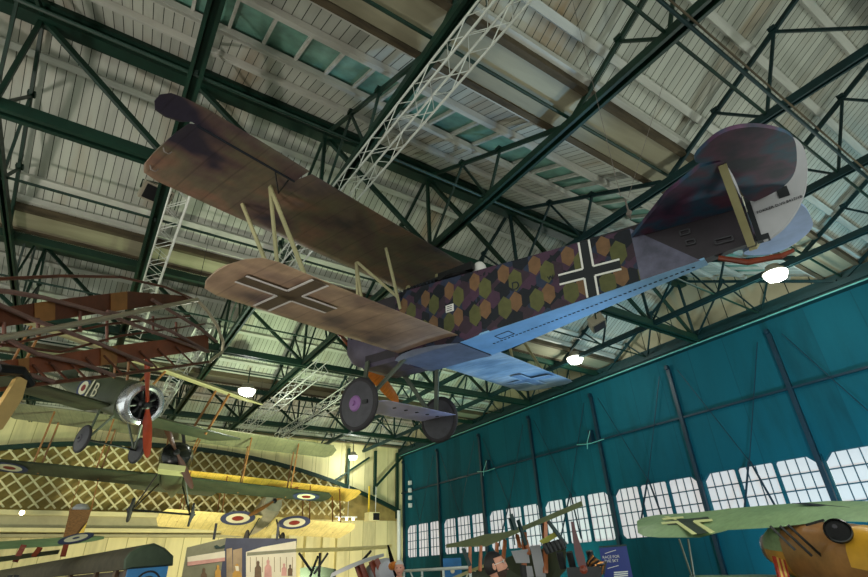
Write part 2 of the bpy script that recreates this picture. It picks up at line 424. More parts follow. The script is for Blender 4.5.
# upper wing with ailerons
zU, zL = 1.34, -.40
def half(sts): return sts + [(-y, a, b, z, t) for y, a, b, z, t in reversed(sts) if y > 0]
st = [(4.19, -.75, -1.35, zU, .03), (4.17, -.48, -1.58, zU, .05), (4.10, -.32, -1.64, zU, .10), (3.9, -.26, -1.64, zU, .14), (2.75, -.25, -1.64, zU, .17), (2.70, -.25, -1.88, zU, .17), (1.0, -.26, -1.86, zU, .19), (0, -.26, -1.86, zU, .2)]
uw = MB().wing(half(st)).build('upper_wing', M['uwing'], F, True)
for s in (1, -1):
    sts = [(s * y, a, b, zU + .01, t) for y, a, b, t in ((4.56, -1.62, -1.76, .02), (4.5, -1.5, -1.86, .04), (4.38, -1.47, -1.90, .05), (4.24, -1.52, -1.92, .05), (4.16, -1.62, -1.93, .06), (3.4, -1.60, -1.92, .06), (2.75, -1.59, -1.90, .06))]
    ai = MB().wing(sts).build('aileron', M['uwing'], uw, True)
    hl = MB(); hl.bar((-1.63, s * 4.1, zU - .012), (-1.60, s * 2.76, zU - .012), .022, .02); hl.build('hinge_line', M['stitch'], ai)
    h = MB(); h.path([(-1.60, s * 2.85, zU - .03), (-1.42, s * 2.86, zU - .16), (-1.60, s * 3.05, zU - .03)], .012, 5); h.build('control_horn', M['black'], ai)
    for xx, yy in ((-.55, 4.12), (-1.0, 4.17)):
        tr = MB(); tr.path([(xx, s * (yy - .1), zU - .02), (xx, s * (yy - .07), zU - .07), (xx, s * (yy - .02), zU - .07), (xx, s * yy, zU - .02)], .008, 5)
        tr.build('handling_loop', M['grey_metal'], uw)
# lower wing: port, centre and starboard panels
def lw(s, m):
    sts = [(s * y, a, b, zL, t) for y, a, b, t in ((3.70, -1.78, -2.10, .03), (3.66, -1.55, -2.28, .05), (3.57, -1.36, -2.42, .08), (3.40, -1.28, -2.46, .11), (2.4, -1.27, -2.44, .13), (.43, -1.27, -2.44, .14))]
    if s < 0: sts = [(y * .94, a, b, z, t) for y, a, b, z, t in sts]
    return MB().wing(sts).build('lower_wing', m, F, True)
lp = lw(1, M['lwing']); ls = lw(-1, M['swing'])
c = MB(); c.wing([(.43, -1.24, -2.46, zL - .125, .12), (-.41, -1.24, -2.46, zL - .125, .12)]); c.build('centre_panel', mat('grey_blue_panel', (104, 112, 132), .45, .1, .25), F, True)
# wing crosses: dark straight bars with white outlines on the underside
def wing_cross(par, cx, cy, z, a, arm_x, arm_y, dark, white):
    k = MB(); t = .006
    k.box((cx, cy, z), (2 * arm_x, 2 * a, t)); k.box((cx, cy, z), (2 * a, 2 * arm_y, t))
    o = k.build('cross', dark, par); w = MB()
    for sx in (1, -1):
        for sy in (1, -1):
            w.box((cx + sx * (a + arm_x) / 2, cy + sy * a, z - .003), (arm_x - a, .03, t)); w.box((cx + sx * a, cy + sy * (a + arm_y) / 2, z - .003), (.03, arm_y - a, t))
    w.build('white_outline', white, o)
def underside(par, cy): return zL - .035
wing_cross(lp, -1.905, 2.87, zL - .022, .10, .53, .60, M['crossbrn'], M['white'])
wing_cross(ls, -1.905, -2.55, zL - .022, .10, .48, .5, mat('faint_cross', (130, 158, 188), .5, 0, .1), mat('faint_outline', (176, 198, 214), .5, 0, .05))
# fuselage
def hw(x): return .41 if x > -2.8 else .41 + (.41 - .03) * (x + 2.8) / 3.33
def ztp(x): return .60 - .10 * (-x - 1.3) / 1.5 if -2.8 < x <= -1.3 else (.60 if x > -1.3 else .50 - .05 * (-x - 2.8) / 3.3)
def zbt(x): return -.50 if x > -2.5 else -.50 + .39 * (-x - 2.5) / 3.63
xs = [-.55, -1.3, -2.0, -2.5, -2.8, -3.4, -4.0, -4.6, -5.2, -5.7, -6.13]
body = MB(); t_ = .012
body.rings([[(x, hw(x) - t_, zbt(x) + t_), (x, hw(x) - t_, ztp(x) - t_), (x, (hw(x) - t_) * .6, ztp(x) + .07), (x, 0, ztp(x) + .1), (x, -(hw(x) - t_) * .6, ztp(x) + .07), (x, -hw(x) + t_, ztp(x) - t_), (x, -hw(x) + t_, zbt(x) + t_)] for x in xs])
fus = body.build('fuselage', mat('dark_umber_fabric', (38, 30, 38), .5, 0, .3, 3), F)
def side_pt(x, z, s, off=0): return (x, s * (hw(x) + off), z)
def clip_poly(poly, f):
    out = []
    for i in range(len(poly)):
        a, b = poly[i], poly[(i + 1) % len(poly)]; fa, fb = f(a), f(b)
        if fa >= 0: out.append(a)
        if fa * fb < 0: t = fa / (fa - fb); out.append((a[0] + (b[0] - a[0]) * t, a[1] + (b[1] - a[1]) * t))
    return out
for s in (1, -1):
    pn = MB(); P = .455; cw = P / 3; rh = .25
    def loz(cx, cz, wx, hz, col, e):
        hx = [(cx + a * wx, cz + c * hz) for a, c in ((.5, -.22), (.5, .22), (.02, .5), (-.5, .24), (-.5, -.22), (-.02, -.5))]
        for fn in (lambda p: ztp(p[0]) - p[1], lambda p: p[1] - zbt(p[0]), lambda p: -1.22 - p[0], lambda p: p[0] + 4.93):
            if hx: hx = clip_poly(hx, fn)
        if len(hx) > 2: pn.add([side_pt(px_, pz, s, e) for px_, pz in hx], [tuple(range(len(hx)))], col)
    k = 0; x = -.9
    while x > -5.2:
        for r in range(-4, 5):
            loz(x, r * rh * .72 + (k % 2) * rh * .36, cw * 1.5, rh * 1.15, ((2, 4, 3), (3, 2, 5), (4, 3, 2))[r % 3][k % 3], .0004 * ((k * 7 + r * 3) % 9))
        x -= cw; k += 1
    for n in range(-4, 6):
        xo = -3.38 - n * P
        loz(xo + .16, .33, .17, .30, 1, .005); loz(xo, .19, .19, .34, 0, .0055)
        xo = -3.65 - n * P
        loz(xo, -.17, .19, .34, 0, .0055); loz(xo - .165, -.12, .17, .30, 1, .005)
    pn.build('lozenge_side_panel', LOZ, fus)
    g = MB(); g.add([side_pt(a, b, s, .004) for a, b in ((-4.93, ztp(-4.93)), (-4.93, zbt(-4.93)), (-5.58, zbt(-5.58)))], [(0, 1, 2)]); g.build('grey_side_panel', M['greyfab'], fus)
    # black cross with white edge
    k = MB(); cx, cz, a, L = -4.36, .03, .066, .385
    def q(x0, x1, z0, z1, off, b): b.add([side_pt(x0, z0, s, off), side_pt(x1, z0, s, off), side_pt(x1, z1, s, off), side_pt(x0, z1, s, off)], [(0, 1, 2, 3)])
    q(cx - L, cx + L, cz - a, cz + a, .006, k); q(cx - a, cx + a, zbt(cx) + .01, ztp(cx) - .01, .0065, k); ko = k.build('cross', M['crossblk'], fus)
    w = MB(); e = .013
    for sx in (1, -1):
        for sz in (1, -1):
            q(*sorted((cx + sx * a, cx + sx * L)), cz + sz * a - e, cz + sz * a + e, .008, w); q(cx + sx * a - e, cx + sx * a + e, *sorted((cz + sz * a, (zbt(cx) if sz < 0 else ztp(cx)))), .0085, w)
    w.build('white_outline', M['white'], ko)
# small lettering and plate on the port side
def text(body, size, mw, mname, name, parent=None, ext=.002, align='CENTER'):
    cu = bpy.data.curves.new(name, 'FONT'); cu.body = body; cu.size = size; cu.extrude = ext; cu.align_x = align; cu.align_y = 'CENTER'
    o = bpy.data.objects.new(name, cu); C.objects.link(o)
    dg = bpy.context.evaluated_depsgraph_get(); me = bpy.data.meshes.new_from_object(o.evaluated_get(dg)); bpy.data.objects.remove(o)
    me.materials.clear(); me.materials.append(M[mname]); o = bpy.data.objects.new(name, me); C.objects.link(o)
    if parent: o.parent = parent; o.matrix_local = mw
    else: o.matrix_world = mw
    return o
def side_m(x, z, rot=0):      # text frame on the port side: reads towards the tail
    m = Matrix(((-1, 0, 0), (0, 0, 1), (0, 1, 0))).to_4x4()
    m = m @ Matrix.Rotation(rot, 4, 'Z'); m.translation = V((x, hw(x) + .013, z)); return m
text('D', .17, side_m(-3.38, .10), 'stitch', 'letter_mark', fus); text('w', .13, side_m(-3.87, .10), 'stitch', 'letter_mark', fus)
p = MB(); p.box((-2.31, .418, .05), (.14, .012, .11)); pl = p.build('data_plate', M['white'], fus)
for z in (.08, .05, .02):
    p = MB(); p.box((-2.31, .426, z), (.09, .004, .008)); p.build('plate_line', M['stitch'], pl)
# belly fabric and lacing
b = MB(); b.rings([[(x, hw(x), zbt(x) - .004), (x, -hw(x), zbt(x) - .004), (x, -hw(x), zbt(x) + .02), (x, hw(x), zbt(x) + .02)] for x in (-2.46, -2.8, -3.6, -4.4, -5.2, -5.62)]); be = b.build('belly_panel', M['belly'], F)
b = MB(); x = -2.75
while x > -5.5: b.box((x, -hw(x) * .05, zbt(x) - .008), (.035, .016, .006)); x -= .062
b.build('lacing', M['stitch'], be)['kind'] = 'stuff'
b = MB()
for a_, c_ in (((-2.9, .2), (-2.9, .04)), ((-2.9, .04), (-3.12, .04)), ((-3.12, .04), (-3.12, .2)), ((-3.12, .2), (-2.9, .2))):
    b.bar((a_[0], a_[1], zbt(a_[0]) - .006), (c_[0], c_[1], zbt(c_[0]) - .006), .012, .006)
b.build('hatch_outline', M['stitch'], be)
b = MB(); b.lathe((-2.25, 0, .62), (0, 0, 1), [(.30, 0), (.33, .03), (.30, .06), (.26, .04)], 24); b.build('cockpit_coaming', M['black'], fus)
# nose cowling
b = MB(); b.rings([[(x, y * k, z0 + (z - z0) * k) for y, z in ((.40, -.30), (.41, .1), (.38, .42), (.24, .56), (-.24, .56), (-.38, .42), (-.41, .1), (-.40, -.30), (-.25, -.48), (.25, -.48))] for x, k, z0 in ((-1.24, 1.012, 0), (-.56, 1.008, 0), (-.3, .92, .24), (-.1, .82, .28), (.02, .72, .30))]); co = b.build('nose_cowling', M['cowl'], F, True)
b = MB(); b.box((.03, 0, .2), (.03, .5, .46)); b.build('radiator', M['black'], co)
b = MB()
for k in range(6): b.box((-.2 - .09 * k, .405, .2), (.03, .02, .3))
b.build('cooling_slots', M['black'], co)
b = MB(); b.rings([[(x, y, -.5 + d) for y, d in ((.40, .05), (.40, -.02), (0, -.06 * k), (-.40, -.02), (-.40, .05))] for x, k in ((-.5, .6), (-.7, 1), (-1.3, 1))]); b.build('chin_fairing', M['cowl'], co)
# propeller
pr = empty('propeller', Matrix(), '', ''); del pr['label'], pr['category']; pr.parent = F; pr.matrix_parent_inverse = Matrix(); pr.location = (.14, 0, 0); pr.rotation_euler = (math.radians(32.5), 0, 0)
def blade(s, L, w, m):
    rs = []
    for u, c, tw in ((.0, .10, 70), (.12, .12, 60), (.3, .20, 40), (.55, w, 26), (.8, w * .9, 18), (.95, w * .6, 14), (1, w * .2, 12)):
        y = s * u * L; a = math.radians(tw); d = V((math.sin(a), 0, s * math.cos(a))) ; n_ = V((math.cos(a), 0, -s * math.sin(a))); th = .045 * (1 - .7 * u)
        rs.append([V((0, y, 0)) + d * c * .5, V((0, y, 0)) + n_ * th, V((0, y, 0)) - d * c * .5, V((0, y, 0)) - n_ * th])
    return MB().rings(rs)
hub = MB().lathe((-.07, 0, 0), (1, 0, 0), [(.11, 0), (.11, .13), (.06, .15)], 18).build('hub', M['black'], pr)
blade(-1, 1.36, .24, None).build('blade', M['wood'], pr, True)
blade(1, 1.36, .24, None).build('blade', M['wood_red'], pr, True)
# machine guns, headrest
for y in (.17, -.17):
    g = MB(); g.tube((-1.2, y, .72), (-2.0, y, .74), .035, n=10); g.bar((-1.95, y, .74), (-2.6, y, .74), .09, .12); go = g.build('machine_gun', M['black'], F)
    c_ = MB()
    for k in range(9): c_.lathe((-1.3 - .07 * k, y, .72), (1, 0, 0), [(.045, -.012), (.045, .012)], 10)
    c_.build('cooling_jacket', M['stitch'], go)
b = MB(); b.rings([[(-2.60 + .12 * math.cos(a) * math.cos(e), .10 * math.sin(a) * math.cos(e), .72 + .15 * math.sin(e)) for a in [2 * math.pi * k / 12 for k in range(12)]] for e in [-1.2, -.6, 0, .5, 1.0, 1.4]]); b.build('padded_headrest', M['white'], F, True)
# tail
zs = .36
def chaikin(pts, n=2, keep=()):
    for _ in range(n):
        o = []
        for i, p in enumerate(pts):
            q = pts[(i + 1) % len(pts)]
            o += [p, ((p[0] + q[0]) / 2, (p[1] + q[1]) / 2)] if False else [(p[0] * .75 + q[0] * .25, p[1] * .75 + q[1] * .25), (p[0] * .25 + q[0] * .75, p[1] * .25 + q[1] * .75)]
        pts = o
    return pts
def flat(pts, z, th): return MB().prism([(x, y, z - th / 2) for x, y in pts], (0, 0, th))
for s in (1, -1):
    P_ = [(-4.93, .17), (-5.54, .86), (-5.93, 1.12), (-6.12, 1.08), (-6.13, .03), (-5.6, .08)]
    flat([(x, s * y) for x, y in P_], zs, .05).build('tailplane', M['tail'], F)
    E_ = [(-5.90, 1.22), (-5.93, 1.32), (-6.03, 1.42), (-6.18, 1.52), (-6.32, 1.50), (-6.45, 1.41), (-6.58, 1.25), (-6.67, 1.08), (-6.70, .92), (-6.66, .44), (-6.55, .2), (-6.38, .1), (-6.15, .05), (-6.15, 1.08), (-6.0, 1.16)]
    flat([(x, s * y) for x, y in chaikin(E_)], zs + .0, .045).build('elevator', M['tail'] if s > 0 else mat('pale_blue_elevator', (140, 160, 200), .45, 0, .15), F)
    b = MB(); b.bar((-6.10, s * 1.02, zs - .02), (-6.08, s * .05, -.14), .035, .075, (1, 0, 0)); b.build('tail_strut', M['strut'], F)
R_ = [(-6.16, -.12), (-6.26, -.11), (-6.38, -.05), (-6.48, .03), (-6.58, .14), (-6.68, .29), (-6.76, .50), (-6.81, .74), (-6.79, .92), (-6.7, 1.05), (-6.55, 1.14), (-6.38, 1.12), (-6.22, 1.0), (-6.16, .8)]
ru = MB().prism([(x, -.025, z) for x, z in chaikin(R_)], (0, .05, 0)).build('rudder', M['tailwhite'], F)
MB().prism([(-6.13, -.03, .46), (-6.13, -.03, 1.0), (-5.9, -.03, .85), (-5.5, -.03, .55), (-5.3, -.03, .46)], (0, .06, 0)).build('fin', M['tailwhite'], F)
tm = side_m(0, 0); tm.translation = V((-6.43, .032, .23))
text('FOKKER D.VII 8417/18', .044, tm @ Matrix.Rotation(.06, 4, 'Z'), 'crossblk', 'serial_lettering', ru)
for x, z in ((-6.62, .78), (-6.50, .36)): b = MB(); b.box((x, 0, z), (.10, .07, .12)); b.build('hinge_patch', M['crossblk'], ru)
b = MB(); b.box((-6.17, 0, .2), (.05, .08, .5)); b.box((-6.2, 0, -.08), (.12, .08, .06)); b.build('hinge_plate', M['crossblk'], ru)
for x, z, w_ in ((-5.50, .22, .1), (-5.53, .08, .09), (-5.85, -.0, .17)):
    b = MB(); h_ = .055
    for (a0, b0, a1, b1) in ((-1, -1, 1, -1), (1, -1, 1, 1), (1, 1, -1, 1), (-1, 1, -1, -1)):
        b.bar(side_pt(x + a0 * w_ / 2, z + b0 * h_ / 2, 1, .006), side_pt(x + a1 * w_ / 2, z + b1 * h_ / 2, 1, .006), .014, .014)
    b.build('inspection_frame', M['disc'], fus)
b = MB(); b.path([(-5.75, 0, -.16), (-6.0, 0, -.30), (-6.3, 0, -.33), (-6.42, 0, -.30)], [.03, .035, .03, .02], 8); b.build('tail_skid', M['wood_red'], F)
# struts
for s in (1, -1):
    for a_, b_ in (((-.63, s * 2.92, zU), (-1.55, s * 2.72, zL + .05)), ((-1.26, s * 2.90, zU), (-1.55, s * 2.74, zL + .05)), ((-1.26, s * 2.90, zU), (-2.15, s * 2.80, zL + .05))):
        b = MB(); b.bar(a_, b_, .024, .05, (1, 0, 0)); b.build('interplane_strut', M['strut'], F)
    for a_, b_ in (((-.53, s * .67, zU), (-.4, s * .41, .1)), ((-.53, s * .67, zU), (-.62, s * .41, -.1)), ((-.53, s * .67, zU), (-1.28, s * .41, .52)), ((-1.24, s * .67, zU), (-1.34, s * .42, .30))):
        b = MB(); b.bar(a_, b_, .024, .045, (1, 0, 0)); b.build('cabane_strut', M['strut'], F)
    for a_, b_ in (((-.62, s * .41, -.42), (-.95, s * .82, -1.2)), ((-1.42, s * .38, -.5), (-1.02, s * .82, -1.18))):
        b = MB(); b.bar(a_, b_, .035, .07, (1, 0, 0)); b.build('gear_strut', M['strut_dk'], F)
# axle wing and wheels
b = MB(); b.wing([(.80, -.68, -1.45, -1.22, .07), (0, -.66, -1.46, -1.22, .11), (-.80, -.68, -1.45, -1.22, .07)]); ax = b.build('axle_wing', mat('lilac_axle_fairing', (186, 184, 220), .4, 0, .15), F, True)
for y in (.5, .25, 0, -.25, -.5): b = MB(); b.box((-1.3, y, -1.262), (.05, .03, .012)); b.build('fairing_fastener', M['stitch'], ax)
b = MB(); b.tube((-1.0, -1.0, -1.19), (-1.0, 1.0, -1.19), .022); b.build('axle', M['black'], F)
def wheel(par, c, s, R, m_disc, m_hub, valve=True):
    c = V(c); t = MB(); n = 10; rr = R * .105
    t.lathe(c, (0, s, 0), [(R - rr + rr * math.cos(a), rr * math.sin(a)) for a in [2 * math.pi * k / n for k in range(n)]] + [(R, 0)], 36, cap=False)
    w = t.build('wheel', M['rubber'], par, True)
    d = MB().lathe(c, (0, s, 0), [(R * .86, -.03), (R * .86, .03), (R * .55, .05), (R * .18, .075)], 32); dd = d.build('wheel_cover', m_disc, w, True)
    MB().lathe(c, (0, s, 0), [(R * .30, .066), (R * .26, .085), (R * .1, .09), (R * .08, .12)], 20).build('hub_cap', m_hub, w, True)
    if valve: MB().box(c + V((-R * .5, s * .062, 0)), (.1, .02, .05)).build('valve_opening', M['black'], w)
    return w
wheel(F, (-1.0, .93, -1.22), 1, .385, M['disc'], M['hub']); wheel(F, (-1.0, -.93, -1.22), -1, .385, M['disc'], M['hub'])
# thin suspension cables
def cable(name, a, b, label, r=.0035):
    o = MB().tube(a, b, r, n=5).build(name, M['grey_metal']); return tag(rebase(o), label, 'cable')
hk = F.matrix_world @ V((-4.95, .12, .66))
o = MB(); o.lathe(hk + V((0, 0, .05)), (1, 0, 0), [(.03, -.015), (.045, 0), (.03, .015)], 12); o.bar(hk + V((0, 0, -.04)), hk + V((0, 0, .28)), .016); tag(rebase(o.build('lifting_shackle', M['grey_metal'])), 'small pale shackle on top of the lozenge-sided fuselage ahead of the tailplane', 'shackle')
cable('suspension_cable', hk + V((.05, -.02, .31)), onZ(665, 78, 8.75), 'thin cable rising from the tail shackle, nearer to the tailplane')
cable('suspension_cable', hk + V((-.05, .02, .31)), onZ(572, -2, 9.0), 'thin cable rising from the tail shackle, the one slanting left up to the roof')
# ------------------------------------------------------------------ the other aircraft
M['dkgreen'] = fabric('dark_green_fabric', [(42, 50, 38), (60, 66, 50)], .33, 1.2, (1, 1, 1), .55)
M['olive'] = mat('olive_drab_fuselage', (64, 70, 52), .5, 0, .2, 3)
M['drab_wing'] = fabric('drab_linen', [(118, 116, 92), (138, 134, 106)], .33, 1.2, (1, 1, 1), .55)
M['creamwing'] = fabric('cream_linen', [(206, 188, 120), (226, 206, 136)], .34, 1.2, (1, 1, 1), .6, .7)
M['yellowwing'] = fabric('yellow_linen', [(214, 178, 70), (232, 200, 92)], .34, 1.2, (1, 1, 1), .6, .7)  # upper wing linen in its own plain yellow
M['alu'] = mat('polished_aluminium', (196, 196, 204), .25, .85, .05)
M['cyl'] = mat('dark_engine_metal', (44, 44, 46), .4, .6, .2, 8)
M['spruce'] = mat('brown_spruce', (140, 92, 48), .5, 0, .2, 5)
M['prop_red'] = mat('red_brown_propeller', (128, 48, 30), .3, 0, .2, 5)
M['rblue'] = mat('roundel_blue', (50, 58, 92), .6, 0, .08); M['rwhite'] = mat('roundel_white', (216, 208, 178), .6, 0, .05); M['rred'] = mat('roundel_red', (130, 36, 32), .6, 0, .08)
M['blackpaint'] = mat('black_enamel', (16, 17, 16), .25, .2, .15)
M['jgreen'] = fabric('grey_green_wing', [(116, 144, 100), (134, 160, 112)], 0, .9, (1, 1, 1), .5)
M['orange_fab'] = mat('orange_brown', (214, 150, 44), .35, 0, .3, 3)
def roundel(par, c, n, R, ms=('rblue', 'rwhite', 'rred'), fr=(1, .68, .34)):
    b = MB(); c, n = V(c), V(n).normalized()
    for i, f in enumerate(fr): b.lathe(c + n * .003 * i, n, [(R * f, -.002), (R * f, .002)], 32, i)
    return b.build('roundel', [M[m] for m in ms], par)
def fuselage(par, st, m, name='fuselage', round_=.35, n=16):
    """st: (x, half width, z bottom, z top); rounded-box sections"""
    rings = []
    for x, w, z0, z1 in st:
        c, h = (z0 + z1) / 2, (z1 - z0) / 2; r = []
        for k in range(n):
            a = 2 * math.pi * (k + .5) / n; ca, sa = math.cos(a), math.sin(a); e = round_ * 2
            r.append((x, w * math.copysign(abs(ca) ** e, ca), c + h * math.copysign(abs(sa) ** e, sa)))
        rings.append(r)
    return MB().rings(rings).build(name, m, par, True)
def prop(par, x, L, ang, m, mt=None):
    p = bpy.data.objects.new('propeller', None); C.objects.link(p); p.parent = par; p.location = (x, 0, 0); p.rotation_euler = (math.radians(ang), 0, 0)
    MB().lathe((-.05, 0, 0), (1, 0, 0), [(.09, 0), (.09, .09), (.05, .11)], 14).build('hub', M['cyl'], p)
    for s in (1, -1): blade(s, L, .2, None).build('blade', m, p, True)
    return p
def strut(par, a, b, m, w=.07, name='strut'):
    return MB().bar(a, b, .035, w, (1, 0, 0)).build(name, m, par)
def side_star(x, z, y):
    m = Matrix(((1, 0, 0), (0, 0, -1), (0, 1, 0))).to_4x4(); m.translation = V((x, y, z)); return m
def tailset(par, x, sp, z, m, mf):
    MB().prism([(x + .9, 0, z), (x + .5, sp * .7, z), (x, sp, z), (x - .45, sp * .9, z), (x - .5, 0, z), (x - .45, -sp * .9, z), (x, -sp, z), (x + .5, -sp * .7, z)], (0, 0, .05)).build('tailplane', m, par)
    MB().prism([(x + .6, -.02, z), (x + .1, -.02, z + .65), (x - .4, -.02, z + .8), (x - .65, -.02, z + .4), (x - .6, -.02, z - .1), (x, -.02, z - .1)], (0, .04, 0)).build('rudder', mf, par)

# rotary-engined fighter, nose towards the camera
B = empty('rotary_fighter', heading((.40, -.85, -.30), (.17, -.26, .95), (0.8, 13.7, 5.42)), 'dark green biplane with round polished engine cowl and red-brown propeller, letter B on its side', 'aeroplane')
fu = fuselage(B, [(-.35, .50, -.50, .50), (-.9, .46, -.46, .50), (-1.6, .40, -.42, .50), (-2.6, .29, -.33, .34), (-4.0, .16, -.2, .2), (-5.0, .04, -.06, .12)], M['olive'])
cw = MB().lathe((0, 0, 0), (1, 0, 0), [(.47, -.42), (.50, -.3), (.505, -.08), (.47, .02), (.40, .05), (.345, .03), (.34, -.02), (.36, -.25)], 40, cap=False).build('engine_cowl', M['alu'], B, True)
b = MB(); b.lathe((-.24, 0, 0), (1, 0, 0), [(.36, -.02), (.36, 0)], 30); b.build('engine_bulkhead', M['black'], cw)
en = MB(); en.lathe((-.2, 0, 0), (1, 0, 0), [(.12, 0), (.12, .16), (.07, .2)], 18); en = en.build('crankcase', M['cyl'], B)
for k in range(9):
    a = 2 * math.pi * k / 9; MB().tube((-.1, .08 * math.cos(a), .08 * math.sin(a)), (-.1, .33 * math.cos(a), .33 * math.sin(a)), .045, n=8).build('cylinder', M['cyl'], en)
prop(B, .14, 1.25, 116, M['prop_red'])
roundel(fu, (-2.75, -.30, .02), (0.12, -1, 0), .27)
text('B', .52, side_star(-1.80, .02, -.41), 'rwhite', 'fuselage_letter', fu)
b = MB(); b.bar((-2.32, -.352, -.3), (-2.18, -.365, .28), .07, .012, (0, 1, 0)); b.build('white_band', M['rwhite'], fu)
MB().wing(half([(3.78, -.7, -1.35, .95, .03), (3.65, -.45, -1.55, .95, .08), (0, -.4, -1.6, .95, .12)])).build('upper_wing', mat('pale_linen', (176, 164, 126), .55, 0, .12, 2), B, True)
for s in (1, -1):
    MB().wing([(s * 3.62, -.95, -1.65, -.27, .03), (s * 3.45, -.6, -2.0, -.28, .08), (s * .3, -.58, -2.05, -.34, .12)], inc=.2).build('lower_wing', M['dkgreen'], B, True)
    for xx in (-.7, -1.4): strut(B, (xx + .1, s * 2.5, .95), (xx - .1, s * 2.4, -.3), M['spruce'], name='interplane_strut'); strut(B, (xx, s * .5, .95), (xx, s * .3, .42), M['spruce'], name='cabane_strut')
    strut(B, (-.4, s * .35, -.4), (-.62, s * .58, -1.05), M['strut_dk'], .05, 'gear_strut'); strut(B, (-1.2, s * .35, -.4), (-.66, s * .58, -1.05), M['strut_dk'], .05, 'gear_strut')
    wheel(B, (-.64, s * .66, -1.07), s, .32, M['disc'], M['disc'], False)
MB().tube((-.64, -.7, -1.07), (-.64, .7, -1.07), .025).build('axle', M['black'], B)
tailset(B, -4.7, 1.1, .12, M['dkgreen'], M['olive'])

# two-bay biplane behind it
K = empty('two_bay_biplane', heading((-.15, -.97, .13), (.095, .12, 1), (2.2, 17.44, 5.02)), 'drab two-bay biplane with black nose, hung lower than the round-cowled one, roundel at wing tip', 'aeroplane')
fu = fuselage(K, [(-.45, .42, -.42, .46), (-1.2, .42, -.45, .5), (-2.2, .40, -.42, .5), (-3.2, .24, -.22, .36), (-4.7, .06, 0, .2)], M['olive'])
nc = fuselage(K, [(.22, .26, -.22, .26), (.12, .40, -.36, .38), (-.15, .47, -.42, .47), (-.5, .47, -.44, .5)], M['blackpaint'], 'nose_cowl', .42, 20)
b = MB(); b.box((.1, 0, -.46), (.5, .72, .16)); b.build('lower_lip', M['strut'], nc)
b = MB(); b.path([(-.3, .1, .5), (-.2, .0, .75), (-.1, -.25, 1.0)], .05, 8); b.build('exhaust_stack', M['black'], nc)
prop(K, .3, 1.2, 125, mat('dark_brown_propeller', (74, 44, 32), .35, 0, .2, 5))
uw_ = MB().wing(half([(5.1, -.9, -1.5, 1.15, .03), (4.9, -.5, -1.8, 1.15, .07), (0, -.4, -1.9, 1.15, .12)])).build('upper_wing', M['drab_wing'], K, True)
for s in (1, -1):
    lw_ = MB().wing([(s * 5.2, -1.3, -1.75, -.34, .03), (s * 5.0, -.95, -2.1, -.35, .07), (s * .35, -.8, -2.2, -.36, .12)]).build('lower_wing', M['dkgreen'], K, True)
    roundel(lw_, (-1.55, s * 4.35, -.375), (0, 0, -1), .46)
    for y in (2.1, 3.7):
        for xx in (-.75, -1.65): strut(K, (xx, s * y, 1.15), (xx - .3, s * y, -.36), M['spruce'], .08, 'interplane_strut')
    for xx in (-.7, -1.6): strut(K, (xx, s * .5, 1.15), (xx, s * .38, .45), M['spruce'], name='cabane_strut')
    strut(K, (-.4, s * .36, -.4), (-.98, s * .78, -1.36), M['black'], .06, 'gear_strut'); strut(K, (-1.7, s * .36, -.4), (-1.02, s * .78, -1.36), M['black'], .06, 'gear_strut')
    wheel(K, (-1.0, s * .83, -1.38), s, .34, M['disc'], M['disc'], False)
MB().tube((-1.0, -.86, -1.38), (-1.0, .86, -1.38), .03).build('axle', M['black'], K)
tailset(K, -4.3, 1.5, .2, M['dkgreen'], M['olive'])

# cream biplane with big roundels under the lower wing, close to the far wall
p0, p1 = onY(243, 512.5, 23.2), onY(304, 517.5, 23.2); lf = (p1 - p0).normalized()
fwd = V((0, -.95, .30)); fwd = (fwd - lf * fwd.dot(lf)).normalized(); up = fwd.cross(lf)
D = empty('cream_biplane', heading(fwd, up, onY(273, 503, 23.2)), 'cream linen biplane with large roundels under its lower wing, in front of the white lattice', 'aeroplane')
fu = fuselage(D, [(.1, .36, -.4, .36), (-.3, .42, -.45, .45), (-1.4, .4, -.45, .5), (-2.4, .26, -.3, .35), (-3.6, .05, -.02, .15)], M['grey_box'])
zl = (D.matrix_world.inverted() @ ((p0 + p1) / 2)).z
MB().wing(half([(4.6, -.7, -1.3, zl + 1.72, .03), (4.4, -.5, -1.8, zl + 1.72, .07), (0, -.45, -1.9, zl + 1.72, .1)])).build('upper_wing', M['yellowwing'], D, True)
for s in (1, -1):
    lw_ = MB().wing([(s * 4.2, -.8, -1.3, zl, .03), (s * 4.0, -.35, -2.0, zl, .07), (s * .3, -.3, -2.1, zl, .1)]).build('lower_wing', M['creamwing'], D, True)
    roundel(lw_, ((D.matrix_world.inverted() @ p0).x - .5, s * 1.22, zl - .03), (0, 0, -1), .69)
    for y in (1.9, 3.4):
        for xx in (-.6, -1.45): strut(D, (xx, s * y, zl + 1.72), (xx, s * y, zl), M['spruce'], .07, 'interplane_strut')
    strut(D, (-.5, s * .35, -.4), (-.8, s * .7, -1.2), M['black'], .08, 'gear_strut')
    wheel(D, (-.8, s * .75, -1.2), s, .33, M['disc'], M['disc'], False)
prop(D, .2, 1.25, 35, M['spruce']); tailset(D, -3.3, 1.2, .1, M['creamwing'], M['creamwing'])

